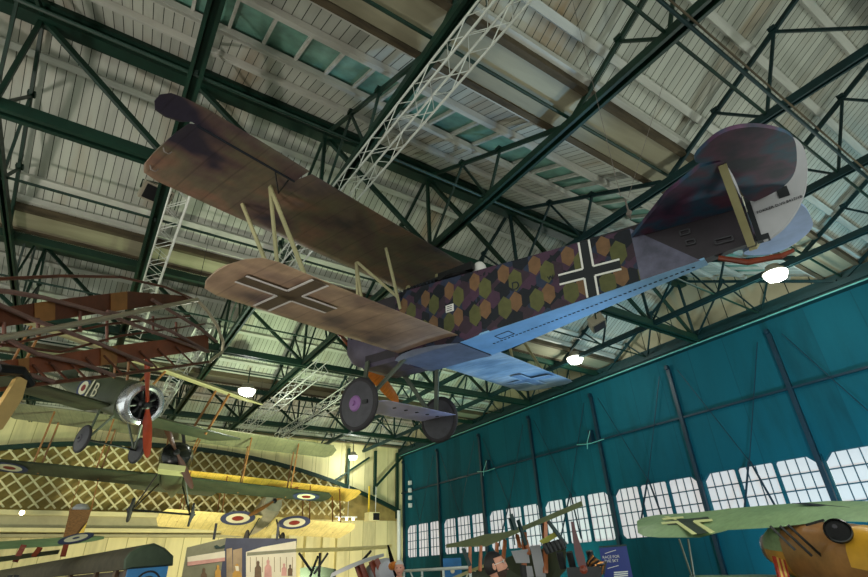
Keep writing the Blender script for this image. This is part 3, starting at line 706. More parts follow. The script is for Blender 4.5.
# uncovered wing at the left: spars, ribs, metal rim
S_ = .8
def sc(p): return EYE + (V(p) - EYE) * S_
A_, B_, C_, E_ = [sc(p) for p in ((-1.69, 8.52, 5.53), (1.25, 12.37, 7.77), (1.87, 12.73, 6.37), (-1.26, 8.92, 4.06))]
pn = (B_ - A_).cross(E_ - A_).normalized()
if pn.dot(EYE - A_) < 0: pn = -pn
pc = (A_ + B_ + C_ + E_) / 4
SK = empty('wing_skeleton', A_, 'uncovered brown wing frame with bare spars and ribs hanging at the left', 'wing frame')
inv = SK.matrix_world.inverted()
def wp(x, y, o=0): return inv @ (onPlane(x, y, pc, pn) - pn * o)
M['sk_wood'] = mat('dark_stained_spruce', (84, 44, 26), .45, 0, .3, 4); M['sk_tan'] = mat('tan_spar_panel', (132, 88, 44), .5, 0, .2, 4); M['sk_rib'] = mat('pale_rib_cap', (112, 84, 76), .45, 0, .2, 5)
M['rim'] = mat('grey_metal_rim', (176, 164, 140), .35, .5, .15)
def sp_path(pts, r, m, name, par=SK, o=0, n=8):
    return MB().path([wp(x, y, o) for x, y in pts], r, n).build(name, m, par, True)
sp_path([(-60, 283), (0, 279), (60, 276), (120, 277), (165, 287), (195, 300)], .022, M['sk_wood'], 'leading_edge')
sp_path([(-70, 350), (0, 338), (60, 327), (120, 315), (195, 300)], .04, M['rim'], 'diagonal_spar', o=-.05)
sp_path([(195, 299), (206, 311), (216, 326), (222, 342), (221, 352), (208, 362)], .034, M['rim'], 'tip_rim', o=-.03)
sp_path([(208, 362), (160, 369), (100, 377), (25, 386), (-60, 398)], .026, M['sk_wood'], 'trailing_edge')
def spar(top, bot, name, m, mb_, blocks, depth=.05):
    b = MB()
    for (t0, b0), (t1, b1) in zip(zip(top, bot), zip(top[1:], bot[1:])):
        q = [wp(*t0, .03), wp(*t1, .03), wp(*b1, .03), wp(*b0, .03)]; b.prism(q, inv.to_3x3() @ (-pn * depth))
    o = b.build(name, m, SK)
    for u0, u1 in blocks:
        def P(L, u):
            x = u; 
            for (x0, y0), (x1, y1) in zip(L, L[1:]):
                if min(x0, x1) <= x <= max(x0, x1): return (x, y0 + (y1 - y0) * (x - x0) / (x1 - x0))
        q = [wp(*P(top, u0), .02), wp(*P(top, u1), .02), wp(*P(bot, u1), .02), wp(*P(bot, u0), .02)]
        MB().prism(q, inv.to_3x3() @ (pn * .01)).build('spar_panel', mb_, o)
    return o
spar([(-60, 318), (0, 308), (70, 298), (130, 291), (190, 296)], [(-60, 338), (0, 327), (70, 318), (130, 309), (190, 300)], 'front_spar', M['sk_wood'], M['sk_tan'], [(36, 56), (112, 128)])
spar([(-60, 372), (0, 361), (60, 354), (120, 345), (210, 334)], [(-60, 386), (0, 376), (60, 371), (120, 363), (210, 349)], 'rear_spar', mat('red_brown_spar', (112, 58, 32), .45, 0, .25, 4), M['sk_tan'], [(102, 118), (20, 30)])
for L in ([(-20, 290), (5, 292), (40, 298), (102, 314), (150, 332), (205, 352)], [(-10, 303), (30, 320), (91, 342), (150, 366)], [(105, 312), (135, 318), (170, 332), (207, 352)], [(-20, 328), (33, 354), (80, 364), (112, 376)], [(150, 300), (170, 312), (200, 330), (215, 342)], [(-30, 352), (20, 374), (50, 382)]):
    sp_path(L, .03, M['sk_rib'], 'rib', o=-.04)
for (a, c) in (((38, 318), (38, 336)), ((80, 311), (80, 332)), ((107, 318), (107, 342)), ((153, 316), (153, 334)), ((176, 322), (176, 336)), ((4, 322), (4, 344))):
    sp_path([a, c], .022, M['sk_wood'], 'rib_post')
for x in (45, 62, 80, 98, 116, 134, 152, 170, 188):
    y = 384 - (x - 25) * .125; sp_path([(x - 12, y - 17), (x + 5, y)], .016, M['sk_wood'], 'riblet', n=5)
sp_path([(0, 346), (110, 324), (190, 316)], .018, M['sk_wood'], 'stringer'); sp_path([(-30, 341), (60, 352), (120, 336), (205, 324)], .018, M['sk_wood'], 'stringer')
b = MB(); b.path([wp(28, 384, -.02), wp(12, 372, -.1), wp(-10, 370, -.08)], .06, 8); b.build('root_fitting', M['black'], SK)
b = MB(); q = [wp(8, 380, -.05), wp(22, 372, -.05), wp(14, 400, -.05), wp(-6, 430, -.05), wp(-30, 440, -.05)]
b.prism(q, inv.to_3x3() @ (pn * .05)); b.build('interplane_strut', mat('cream_strut', (190, 156, 96), .4, 0, .15), SK)

# wing of a low aircraft at the left, its tip pointing right
G = empty('green_biplane', at(40, 560, 10.5), 'green biplane at the far left whose upper wing tip carries a blue and white roundel', 'aeroplane')
gi = G.matrix_world.inverted()
def gp(x, y, d): return gi @ at(x, y, d)
def pxwing(mb, low, high, th, lift=V((0, 0, 1))):
    """closed slab from two matching edge lists (points), with a thin rounded section"""
    rings = []
    for a, c in zip(low, high):
        m = (a + c) / 2; rings.append([a, a * .75 + c * .25 + lift * th, m + lift * th * 1.1, a * .2 + c * .8 + lift * th * .6, c, m - lift * th * .1])
    return mb.rings(rings)
o = pxwing(MB(), [gp(-40, 552, 9.0), gp(0, 549.5, 9.4), gp(60, 546, 9.8), gp(92, 541.5, 9.95), gp(104, 539, 10.05)], [gp(-40, 543.5, 9.5), gp(0, 541.5, 9.9), gp(60, 537.5, 10.25), gp(92, 535.5, 10.3), gp(104, 536.5, 10.25)], .02).build('upper_wing', M['jgreen'], G, True)
c_ = gp(76, 540.8, 10.1); e1 = (gp(92, 538.6, 10.12) - gp(60, 542.0, 10.02)).normalized(); e2 = (gp(76, 536.6, 10.28) - gp(76, 544.0, 9.87)).normalized(); nn = e1.cross(e2).normalized()
if nn.dot(gi @ EYE - c_) < 0: nn = -nn
roundel(o, c_ + nn * .05, nn, .30, ('rblue', 'rwhite', 'rblue'), (1, .66, .2))
pxwing(MB(), [gp(-40, 566, 8.6), gp(0, 562, 9), gp(58, 554, 9.8)], [gp(-40, 560, 9.6), gp(0, 557, 10.0), gp(60, 550, 10.4)], .04).build('lower_wing', M['olive'], G, True)
for a, c in (((24, 545), (15, 562)), ((40, 548), (34, 556)), ((66, 545), (63, 556))):
    MB().bar(gp(*a, 9.6), gp(*c, 9.4), .035, .09, (1, 0, 0)).build('interplane_strut', M['wood_red'], G)

# green biplane in front of the windows (right of the corner)
H = empty('green_scout', at(530, 590, 8.4), 'olive green scout biplane with brown struts standing before the windows, white engine panels', 'aeroplane')
hi = H.matrix_world.inverted()
def hp(x, y, d): return hi @ at(x, y, d)
pxwing(MB(), [hp(446, 548, 9.4), hp(456, 547, 9.1), hp(468, 547, 8.8), hp(486, 546.5, 8.3), hp(500, 541, 8.0), hp(518, 533, 7.6), hp(545, 522, 7.1), hp(583, 506, 6.6)], [hp(447, 546.5, 9.8), hp(456, 544.5, 10), hp(470, 539, 9.9), hp(486, 534, 9.6), hp(508, 532, 9.0), hp(530, 526, 8.4), hp(550, 517.5, 7.8), hp(581, 504.5, 7.0)], .05).build('upper_wing', mat('dull_olive_wing', (104, 108, 70), .5, 0, .25, 2), H, True)
for a, c, w in (((470, 547), (470, 573), .04), ((481, 546), (480, 571), .04), ((497, 543), (496, 566), .05), ((505, 540), (503, 563), .05), ((524.5, 532), (524, 578), .075), ((545, 521), (545.5, 573), .075), ((517, 535), (520, 547), .05), ((526, 540), (529, 554), .05)):
    MB().bar(hp(*a, 8.0), hp(*c, 7.7), .035, w, (1, 0, 0)).build('strut', mat('orange_brown_strut', (168, 98, 60), .4, 0, .2, 5) if 'orange_brown_strut' not in bpy.data.materials else bpy.data.materials['orange_brown_strut'], H)
b = MB(); q = [hp(450, 590, 8.6), hp(470, 573, 8.6), hp(497, 562, 8.4), hp(520, 552, 8.1), hp(545, 548, 7.9), hp(566, 548, 7.6), hp(566, 570, 7.6), hp(545, 592, 7.9)]
b.prism(q, hi.to_3x3() @ (ray(500, 560) * .5)); fo = b.build('fuselage', M['olive'], H)
b = MB(); q = [hp(450, 578, 8.55), hp(471, 569, 8.55), hp(498, 559, 8.35), (hp(498, 562, 8.33)), hp(472, 572, 8.53), hp(452, 581, 8.53)]; b.prism(q, hi.to_3x3() @ (ray(480, 565) * .06)); b.build('fuselage_deck', mat('tan_deck', (170, 160, 110), .5, 0, .15), H)
roundel(fo, hp(474, 579, 8.5), -(hi.to_3x3() @ ray(474, 579)), .14, ('rwhite', 'dkgreen', 'dkgreen'), (1, .8, .3))
for q in ([(511, 551), (528, 549), (530, 563), (516, 563)], [(530, 546), (540, 545), (543, 560), (546, 577), (536, 577)], [(520, 566), (532, 566), (534, 577), (524, 577)]):
    b = MB(); b.prism([hp(x, y, 7.72) for x, y in q], hi.to_3x3() @ (ray(525, 560) * .03)); b.build('engine_panel', M['tailwhite'], H)
b = MB(); b.prism([hp(x, y, 7.5) for x, y in ((539, 541), (556, 531), (558, 536), (544, 545))], hi.to_3x3() @ (ray(548, 540) * .3)); b.build('tank_panel', mat('yellow_green_panel', (168, 164, 80), .5, 0, .15), H)
for k in range(5):
    b = MB(); c = hp(546 + k * 4, 548 - k * 1.2, 7.4); b.lathe(c, hi.to_3x3() @ V((-.2, .3, 1)), [(.035, -.08), (.04, 0), (.035, .06)], 10); b.build('cylinder', M['cyl'], H)
for a, c in (((548, 521), (566, 545)), ((510, 518), (513, 530)), ((518, 520), (526, 545)), ((511, 514), (516, 530)), ((463, 548), (470, 566))):
    MB().bar(hp(*a, 7.5), hp(*c, 7.4), .03, .05).build('brace', M['steel_blue'], H)

# yellow and brown fighter with green wing at the right
J = empty('crossed_fighter', at(820, 590, 7.4), 'yellow and brown fighter at the right edge with green wing and pale-edged cross', 'aeroplane')
ji = J.matrix_world.inverted()
def jp(x, y, d): return ji @ at(x, y, d)
lo = [(638, 533, 9.2), (645, 536.5, 8.9), (660, 537.5, 8.7), (700, 537.5, 8.4), (725, 531, 8.3), (728, 530, 8.3), (775, 527.5, 8.0), (830, 521, 7.5), (868, 522, 7.2), (900, 522, 7.0)]
hi_ = [(637, 521, 9.6), (643, 517.5, 10.0), (656, 515, 10.1), (700, 512, 9.8), (722, 509.5, 9.6), (728, 508.5, 9.6), (770, 505, 9.3), (826, 501, 8.8), (868, 501, 8.5), (900, 499, 8.3)]
jw = pxwing(MB(), [jp(*p) for p in lo], [jp(*p) for p in hi_], .04).build('upper_wing', M['jgreen'], J, True)
jn = (jp(700, 512, 9.8) - jp(700, 537, 8.4)).cross(jp(660, 537, 8.7) - jp(728, 530, 8.3)).normalized()
if jn.dot(ji @ EYE - jp(700, 520, 9)) < 0: jn = -jn
jc = jp(700, 525, 9.1)
def wq(x, y, o=.12):
    p = EYE + ray(x, y) * 1; p2 = ji @ p; d = (p2 - ji @ EYE); e = ji @ EYE; k = (jc + jn * o - e).dot(jn) / d.dot(jn); return e + d * k
cr = MB(); wh = MB()
def quad(b, pts, o): q = [wq(x, y, o) for x, y in pts]; b.prism(q, jn * .006)
quad(cr, [(676, 520), (686, 519), (708, 533), (697, 534.5)], .09); quad(cr, [(664, 521.5), (708, 517), (711, 521), (668, 525.5)], .09); co_ = cr.build('cross', mat('dark_green_cross', (44, 56, 42), .5, 0, .15), jw)
for pts in ([(662, 518.5), (683, 516.5), (684, 518), (663, 520)], [(661, 522.5), (678, 521), (697, 534), (692, 534.5), (676, 523), (662, 524.5)], [(694, 520.5), (712, 519), (713, 521), (699, 522.5), (715, 532), (710, 533.5), (693, 522)], [(664, 516.8), (668, 516.5), (677, 519.5), (675, 520)]):
    quad(wh, pts, .10)
wh.build('pale_outline', mat('pale_cream_outline', (214, 216, 150), .5, 0, .05), co_)
quad(t_ := MB(), [(792, 503.5), (806, 503), (850, 507.5), (838, 509)], .10); t_.build('wing_walkway', M['cyl'], jw)
ax_ = [(772, 548, 8.8, 26, 20), (776, 548, 8.6, 30, 25), (786, 549, 8.4, 44, 30), (803, 551, 8.0, 52, 36), (825, 553, 7.6, 58, 40), (850, 558, 7.2, 66, 44), (880, 566, 6.8, 74, 46), (930, 576, 6.3, 80, 46)]
def jring(x, y, d, h, w, n=20):
    r = []; c = jp(x, y, d); upv = V((0, 0, 1)); hh = h / FOC * d / 2 ; sv = (ji.to_3x3() @ V((.75, -.6, 0)))
    nx_ = (jp(930, 576, 6.3) - jp(772, 548, 8.8)).normalized(); sv = nx_.cross(upv).normalized(); ww = hh * .85
    for k in range(n):
        a = 2 * math.pi * k / n; ca, sa = math.cos(a), math.sin(a)
        r.append(c + sv * ww * math.copysign(abs(ca) ** .8, ca) + upv * hh * math.copysign(abs(sa) ** .8, sa))
    return r
rg = [jring(*a) for a in ax_]
def patch(name, i0, i1, k0, k1, m, off, par):
    b = MB(); rr = []
    for i in range(i0, i1 + 1):
        c = sum((V(p) for p in rg[i]), V()) / len(rg[i]); rr.append([c + (rg[i][k % 20] - c) * (1 + off) for k in range(k0, k1 + 1)])
    return b.rings(rr, False, False).build(name, m, par, True)
jf = MB().rings(rg).build('fuselage', mat('brown_plywood', (150, 104, 58), .35, 0, .3, 3), J, True)
b = MB(); r0 = [p for p in rg[0]]; c0 = sum((V(p) for p in r0), V()) / 20; nx_ = (jp(930, 576, 6.3) - jp(772, 548, 8.8)).normalized()
b.rings([[c0 + (p - c0) * f - nx_ * d for p in r0] for f, d in ((1.06, -.18), (1.04, -.02), (.9, .06), (.6, .10), (.2, .12))]); b.build('nose_cowl', M['alu'], J, True)
for k0, k1, i0, i1, m in ((0, 9, 1, 3, 'jgreen'), (0, -9, 1, 3, 'orange_fab')):
    a, c = sorted((k0, k1)); patch('cowl_panel', i0, i1, a, c, M[m], .012, jf)
patch('yellow_panel', 6, 7, 0, 8, mat('yellow_ochre_panel', (206, 152, 44), .35, 0, .15, 3), .012, jf)
cc = jp(838, 531, 6.95); cn = (V((0, 0, 1)) * .5 + (ji.to_3x3() @ -ray(838, 530)) * .8).normalized()
b = MB(); b.lathe(cc, cn, [(.02, .005), (.13, .005), (.145, .01)], 28); b.build('cockpit_opening', M['black'], jf)
b = MB(); b.lathe(cc, cn, [(.135, 0), (.15, .035), (.165, .03), (.17, -.01)], 28, cap=False); b.build('cockpit_coaming', M['blackpaint'], jf)
MB().lathe(cc + cn * .03 + V((-.05, 0, .04)), cn, [(.028, 0), (.03, .015)], 14).build('instrument', M['disc'], jf)
for a, c in (((770, 526), (795, 550)), ((780, 526), (812, 556)), ((788, 525), (826, 560)), ((806, 525), (824, 520))):
    MB().bar(jp(*a, 7.4), jp(*c, 7.2), .02, .03).build('cabane_strut', M['black'], J)
b = MB()
for k in range(5): b.prism([jp(774 + k * 2.2, 556 + k * .8, 7.8), jp(776.2 + k * 2.2, 557 + k * .8, 7.8), jp(782 + k * 2.2, 580, 7.8), jp(779.8 + k * 2.2, 580, 7.8)], (0, 0.03, 0), k % 2)
b.build('striped_strut', [mat('red_stripe', (176, 60, 40), .5, 0, .1), mat('yellow_stripe', (220, 180, 90), .5, 0, .1)], J)
for (a, c) in (((679, 539), (692, 577)), ((688, 539), (694, 577))):
    MB().bar(jp(*a, 8.3), jp(*c, 8.1), .02, .03).build('interplane_strut', M['strut_dk'], J)
pxwing(MB(), [jp(690, 578, 8.3), jp(760, 578, 8.0), jp(800, 580, 7.7)], [jp(690, 577, 9.0), jp(760, 575.5, 8.7), jp(806, 576, 8.4)], .03).build('lower_wing', M['jgreen'], J, True)

# cream biplane and small scout in the corner
Q = empty('cream_monoplane', at(345, 585, 12), 'cream aircraft with one straight thin wing and black struts, low before the far wall', 'aeroplane')
qi = Q.matrix_world.inverted()
def qp(x, y, d): return qi @ at(x, y, d)
pxwing(MB(), [qp(295, 552.5, 12.6), qp(340, 551.5, 12.2), qp(384, 549, 11.8), qp(392, 547.5, 11.8)], [qp(297, 549, 13.4), qp(340, 548, 13.0), qp(384, 546.5, 12.6), qp(391, 546, 12.4)], .05).build('wing', M['creamwing'], Q, True)
for a, c in (((299, 553), (312, 572)), ((328, 553), (314, 574)), ((318, 556), (310, 577)), ((371, 551), (363, 560)), ((320, 553), (319, 577))):
    MB().bar(qp(*a, 12.3), qp(*c, 12.0), .035, .05).build('strut', M['black'], Q)
b = MB(); b.rings([[qp(x, y - 5, 12.2), qp(x, y + 8, 12.2), qp(x + 2, y + 8, 13), qp(x + 2, y - 5, 13)] for x, y in ((300, 573), (316, 571), (334, 574))]); b.build('fuselage', M['olive'], Q)
T = empty('silver_scout', at(372, 590, 9.5), 'small silver scout with tilted wing, orange-brown struts and dark propeller near the corner', 'aeroplane')
ti = T.matrix_world.inverted()
def tp(x, y, d): return ti @ at(x, y, d)
pxwing(MB(), [tp(330, 578, 9.0), tp(345, 571, 9.2), tp(365, 562.5, 9.5), tp(384, 556.5, 9.8)], [tp(334, 573, 10.0), tp(350, 565, 10.1), tp(366, 559, 10.2), tp(383, 555, 10.2)], .04).build('upper_wing', M['tailwhite'], T, True)
for a, c in (((357, 566), (362, 580)), ((361, 564), (367, 580)), ((371, 561), (378, 578)), ((376, 559), (383, 576))):
    MB().bar(tp(*a, 9.5), tp(*c, 9.4), .03, .1, (1, 0, 0)).build('strut', M['wood_red'], T)
b = MB(); d_ = (ti.to_3x3() @ (at(392, 571, 9.4) - at(376, 574, 9.9))).normalized(); c = tp(384, 573, 9.6)
b.lathe(c, d_, [(.2, -.5), (.25, -.2), (.25, .1), (.19, .22), (.08, .26)], 20); b.build('fuselage', M['tailwhite'], T, True)
b = MB(); q = [(387, 545), (389, 545), (394, 560), (399, 578), (395, 578), (390, 562)]; b.prism([tp(x, y, 9.2) for x, y in q], ti.to_3x3() @ (ray(390, 560) * .05)); b.build('propeller', M['blackpaint'], T)
MB().lathe(tp(393, 566, 9.15), d_, [(.07, -.05), (.07, .06)], 12).build('propeller_hub', M['wood'], T)
# ------------------------------------------------------------------ lamps, trusses, hung fittings
def pendant(p, label, drop, r=.30, group='pendant hall lamps'):
    o = empty('pendant_lamp', p, label, 'lamp', group)
    MB().tube((0, 0, .2), (0, 0, drop), .02, n=6).build('rod', M['steel'], o)
    MB().lathe((0, 0, 0), (0, 0, 1), [(r * .55, .2), (r * .6, .14), (r * .98, .03), (r, -.01), (r * .96, -.01), (r * .55, .12)], 28, cap=False).build('shade', M['grey_box'], o, True)
    MB().lathe((0, 0, 0), (0, 0, 1), [(r * .93, .02), (r * .9, -.08), (r * .7, -.17), (r * .1, -.21)], 28).build('diffuser', M['lamp_glow'], o, True)
    return o
LP = [(onX(775, 273, 13.4), 'glowing round lamp below the tail of the lozenge-sided aircraft, the rightmost lamp'), (onX(575, 358, 13.4), 'glowing round lamp just beyond the blue-lit wing tip, above the door wall'),
      (onZ(247, 390, 7.3), 'glowing round lamp left of the big wheel, under the far roof'), (onY(353, 456, 26.2), 'glowing round lamp on the far gable beside the green posts')]
for p, l in LP: pendant(p, l, max(.25, ZC - p.z + .1), .30 if p.y < 20 else .26)
M['truss_white'] = mat('white_truss_tube', (206, 208, 200), .4, .1, .05)
def light_truss(X0, z, y0, y1, w, label, X1=None):
    X1 = X0 if X1 is None else X1
    o = empty('lighting_truss', ((X0 + X1) / 2, (y0 + y1) / 2, z), label, 'lighting truss', 'white lattice lighting trusses'); i = o.matrix_world.inverted()
    h = w / 2; d = (V((X1, y1, z)) - V((X0, y0, z)))
    P = lambda t, sx, sz: i @ (V((X0, y0, z)) + d * t + V((sx * h, 0, sz * h)))
    for k, (sx, sz) in enumerate(((-1, -1), (1, -1), (1, 1), (-1, 1))): MB().tube(P(0, sx, sz), P(1, sx, sz), .017, n=6).build('chord_tube', M['truss_white'], o)
    n = max(4, int((y1 - y0) / (w * 1.15)))
    for q, ((ax, az), (bx, bz)) in enumerate((((-1, -1), (1, -1)), ((1, -1), (1, 1)), ((1, 1), (-1, 1)), ((-1, 1), (-1, -1)))):
        zig = [P(k / n, *((ax, az) if k % 2 == 0 else (bx, bz))) for k in range(n + 1)]
        MB().path(zig, .008, 5).build('web_tube', M['truss_white'], o)
    for k in range(3):
        yy = (k + .5) / 3
        MB().tube(P(yy, 0, 1), P(yy, 0, 1) + V((0, 0, ZC - z - h)), .008, n=5).build('hanger', M['steel'], o)
    return o
light_truss(2.78, 7.4, 1.2, 9.5, .34, 'white lattice truss crossing the roof above the large dark wing, the nearest and longest one', 2.45)
light_truss(.20, 7.4, 7.4, 14.2, .30, 'narrow white lattice truss beside the black floodlight at the left')
light_truss(1.72, 7.4, 13.5, 23.5, .36, 'white lattice truss behind the bare wing tip, leading down to the round engine cowl')
light_truss(5.4, 7.4, 14.2, 23.5, .36, 'white lattice truss slanting beneath the patterned lower wing, left of the other one')
light_truss(7.2, 7.4, 15.5, 24, .36, 'white lattice truss ending just left of the big grey wheel')
def boxlamp(name, c, d, look, m, mf, label, cat, up=.5):
    o = empty(name, c, label, cat); R_ = (V(look) - V(c)).to_track_quat('-Z', 'Y').to_matrix()
    MB().box((0, 0, 0), d, R_).build('housing', m, o)
    MB().box(R_ @ V((0, 0, -d[2] / 2 - .005)), (d[0] * .84, d[1] * .8, .02), R_).build('front_glass', mf, o)
    k = MB(); e = R_ @ V((d[0] / 2 + .02, 0, 0)); e2 = R_ @ V((-d[0] / 2 - .02, 0, 0)); t = V((0, 0, up))
    k.path([e, e + V((0, 0, .2)), (e + e2) / 2 + V((0, 0, .28)), e2 + V((0, 0, .2)), e2], .015, 6); k.tube((0, 0, .27), t, .02, n=6); k.build('bracket', M['steel'], o)
    return o
boxlamp('floodlight', at(156, 194, 10.2), (.56, .36, .22), (2, 1, 0), M['grey_box'], M['black'], 'black box floodlight hung beside the big dark wing tip at the left', 'floodlight', .35)
o_p = boxlamp('projector', at(597, 323, 13.5), (.5, .4, .26), at(600, 330, 13.5) + V((.3, -.6, -1.6)), M['grey_box'], M['disc'], 'beige box fitting hung just under the pale blue fuselage belly', 'projector', .6)
SPT = onY(22, 513, 26.6)
o = empty('spotlight', SPT, 'small very bright spotlight against the grey ledge at far left', 'spotlight')
MB().lathe((0, .05, 0), (0, -1, 0), [(.05, -.1), (.09, 0), (.10, .12)], 16).build('housing', M['black'], o); MB().lathe((0, -.08, 0), (0, -1, 0), [(.085, 0), (.05, .02)], 16).build('lens', M['spot_glow'], o)
MB().bar((0, .05, 0), (0, .9, -.1), .04).build('arm', M['ledge'], o)
# observation basket hung at the left
bp = at(76, 526, 19.0)
o = o_b = empty('observation_basket', bp, 'brown wicker basket hanging by ropes in front of the white lattice', 'basket'); M['wicker'] = mat('brown_wicker', (98, 68, 36), .8, 0, .45, 14, (1, 1, 4)); M['yellow_cloth'] = mat('yellow_cloth', (190, 160, 70), .7, 0, .1)
b = MB(); b.rings([[(sx * w * .78, sy * w * .8, z * 1.15) for sx, sy in ((-1, -1), (1, -1), (1, 1), (-1, 1))] for w, z in ((.38, -.45), (.42, .2), (.44, .42), (.46, .46), (.40, .46), (.37, -.38))]); b.build('basket_body', M['wicker'], o)
b = MB(); b.prism([(.06, -.36, -.46), (.29, -.35, -.46), (.32, -.37, .1)], (0, -.02, 0)); b.build('cloth_panel', M['yellow_cloth'], o)
b = MB(); b.rings([[(r * .8 * math.cos(a), r * math.sin(a) * .8, z) for a in [2 * math.pi * k / 12 for k in range(12)]] for r, z in ((.3, .46), (.36, .62), (.25, .74), (.1, .78))]); b.build('contents', M['tailwhite'], o, True)
for sx in (-1, 1):
    for sy in (-1, 1): MB().tube((sx * .34, sy * .36, .5), (sx * .3, sy * .25, 1.7), .012, n=5).build('rope', M['spruce'], o)
MB().path([(-.3, -.25, 1.7), (.3, -.25, 1.7), (.3, .25, 1.7), (-.3, .25, 1.7), (-.3, -.25, 1.7)], .02, 5).build('spreader', M['spruce'], o)
# fittings in the far corner
p = onY(372, 517, 25.8)
o = empty('heater_unit', p, 'pale boxy heater hanging on a yellow pole in the far corner', 'heater')
MB().box((0, 0, 0), (.62, .5, .42)).build('casing', M['ledge_light'], o); MB().box((.12, -.255, 0), (.36, .02, .34)).build('grille', M['cyl'], o); MB().tube((-.2, 0, .2), (-.2, 0, 1.5), .05).build('pole', mat('yellow_pipe', (226, 190, 50), .5, 0, .06), o); MB().tube((.2, 0, .2), (.2, 0, 1.5), .02).build('hanger', M['white_metal'], o)
p = onY(346, 517, 26.6)
o = empty('track_light_bar', p, 'white bar of track lights with glowing heads beside the boxy heater', 'track light')
MB().box((0, 0, 0), (1.25, .08, .07)).build('bar', M['white_metal'], o); MB().tube((.1, 0, 0), (.1, 0, 1.6), .015, n=6).build('rod', M['white_metal'], o)
for x in (-.38, .02, .4): MB().lathe((x, 0, -.04), (0, -.5, -1), [(.04, 0), (.06, .1), (.02, .12)], 12).build('lamp_head', M['spot_glow'], o)
# ------------------------------------------------------------------ exhibits on the floor
def aim(p, dz=0):      # frame at p facing the eye, upright: x right, y away
    d = V((p.x - EYE.x, p.y - EYE.y, 0)).normalized(); r = V((d.y, -d.x, 0)); m = Matrix((r, d, V((0, 0, 1)))).transposed().to_4x4(); m.translation = p; return m
# canopied lorry at bottom left
p0 = at(131, 553, 8.0); p9 = at(0, 572, 15.0)
LY = V((p9.x - p0.x, p9.y - p0.y, 0)).normalized(); LX = V((LY.y, -LY.x, 0))
mw = Matrix((LX, LY, V((0, 0, 1)))).transposed().to_4x4(); mw.translation = V((p0.x, p0.y, 0))
L = empty('canopied_lorry', mw, 'vehicle with dark rounded canopy roof and blue end panel at bottom left', 'lorry')
HZ = p0.z - .09; wd_ = .60; ln = 15
M['canopy'] = mat('dark_brown_canopy', (70, 62, 46), .8, 0, .3, 5); M['canopy_green'] = mat('green_canopy_end', (62, 74, 56), .7, 0, .25, 4); M['bluepanel'] = mat('blue_panel', (40, 120, 180), .4, 0, .25, 3)
b = MB(); sec = [(-.06, -.14), (-.08, .0), (-.03, .10), (.12, .19), (wd_ * .5, .23), (wd_ - .12, .16), (wd_ + .04, .04), (wd_ + .06, -.10)]
b.rings([[(x, y, HZ + z) for x, z in sec] for y in (ln, 3.0, -.03)]); b.build('canopy', M['canopy'], L, True)
b = MB(); b.rings([[(x * k + wd_ * .5 * (1 - k), y, HZ + z * k + 0.0) for x, z in sec] for y, k in ((-.02, 1.01), (-.08, .98), (-.12, .8))]); b.build('canopy_end', M['canopy_green'], L, True)
MB().box((wd_ / 2, -.02, HZ / 2 - .05), (wd_, .05, HZ - .1)).build('end_panel', M['bluepanel'], L)
MB().box((wd_ / 2, ln / 2 + .03, HZ / 2 + .1), (wd_ - .1, ln - .1, HZ - .5)).build('body', mat('dim_brown_body', (66, 52, 44), .6, 0, .25, 3), L)
for y in (.08, .6, 1.7, 3.4): MB().box((.02, y, HZ - .35), (.05, .14, .8)).build('canopy_post', mat('dim_post', (92, 66, 48), .6, 0, .2), L)
roundel(L, (wd_ * .55, -.05, HZ - .36), (0, -1, 0), .2, ('crossblk', 'bluepanel', 'dkgreen'), (1, .85, .62))
for y in (1.2, 6.4):
    for x in (0.0, wd_): wheel(L, (x, y, .4), -1 if x == 0 else 1, .4, M['disc'], M['disc'], False)
# photo mural
mp = at(226, 556, 10.2); mw = aim(V((mp.x, mp.y, 0))); mi = mw.inverted()
mu = empty('photo_mural', mw, 'large printed photo wall showing a bright hangar and people, below the cream biplane', 'display panel')
def mpx(x, y): return onPlane(x, y, V((mp.x, mp.y, 1)), V((mw[0][1], mw[1][1], 0)))
def mq(x, y, o=0): q = mi @ mpx(x, y); return V((q.x, -o, q.z))
M['print_dark'] = mat('print_slate', (58, 60, 80), .5, 0, .2, 3); M['print_light'] = mat('print_pale', (236, 222, 190), .5, 0, .08, 3); M['print_tan'] = mat('print_tan', (170, 142, 104), .5, 0, .25, 4); M['print_pink'] = mat('print_pink', (214, 156, 140), .5, 0, .15, 5); M['print_brown'] = mat('print_brown', (110, 82, 52), .5, 0, .3, 5); M['print_gold'] = mat('print_gold', (204, 150, 56), .5, 0, .2, 5); M['print_grey'] = mat('print_grey_green', (132, 128, 98), .5, 0, .2, 4)
def mural(poly, name): 
    q = [mq(x, y) for x, y in poly]; bot = [V((q[-1].x, 0, 0)), V((q[0].x, 0, 0))]
    return MB().prism([mq(*p) for p in poly] + bot, (0, .06, 0)).build(name, M['print_dark'] if name == 'right_panel' else M['print_grey'], mu)
rp = mural([(226, 580), (226, 537.5), (297, 538), (297, 580)][1:3], 'right_panel') if False else MB().prism([mq(226, 538), mq(297, 538.5), V((mq(297, 538).x, 0, 0)), V((mq(226, 538).x, 0, 0))], (0, .06, 0)).build('right_panel', M['print_dark'], mu)
lp_ = MB().prism([mq(187, 547.5), mq(226, 538), V((mq(226, 538).x, 0, 0)), V((mq(187, 547).x, 0, 0))], (0, .06, 0)).build('left_panel', M['print_grey'], mu)
ly = [0]
def pr_(polys, m, par, name='printed_shape'):
    b = MB(); ly[0] += 1
    for P_ in polys: b.prism([mq(x, y, .004 + .002 * ly[0]) for x, y in P_], (0, .0015, 0))
    return b.build(name, M[m], par)
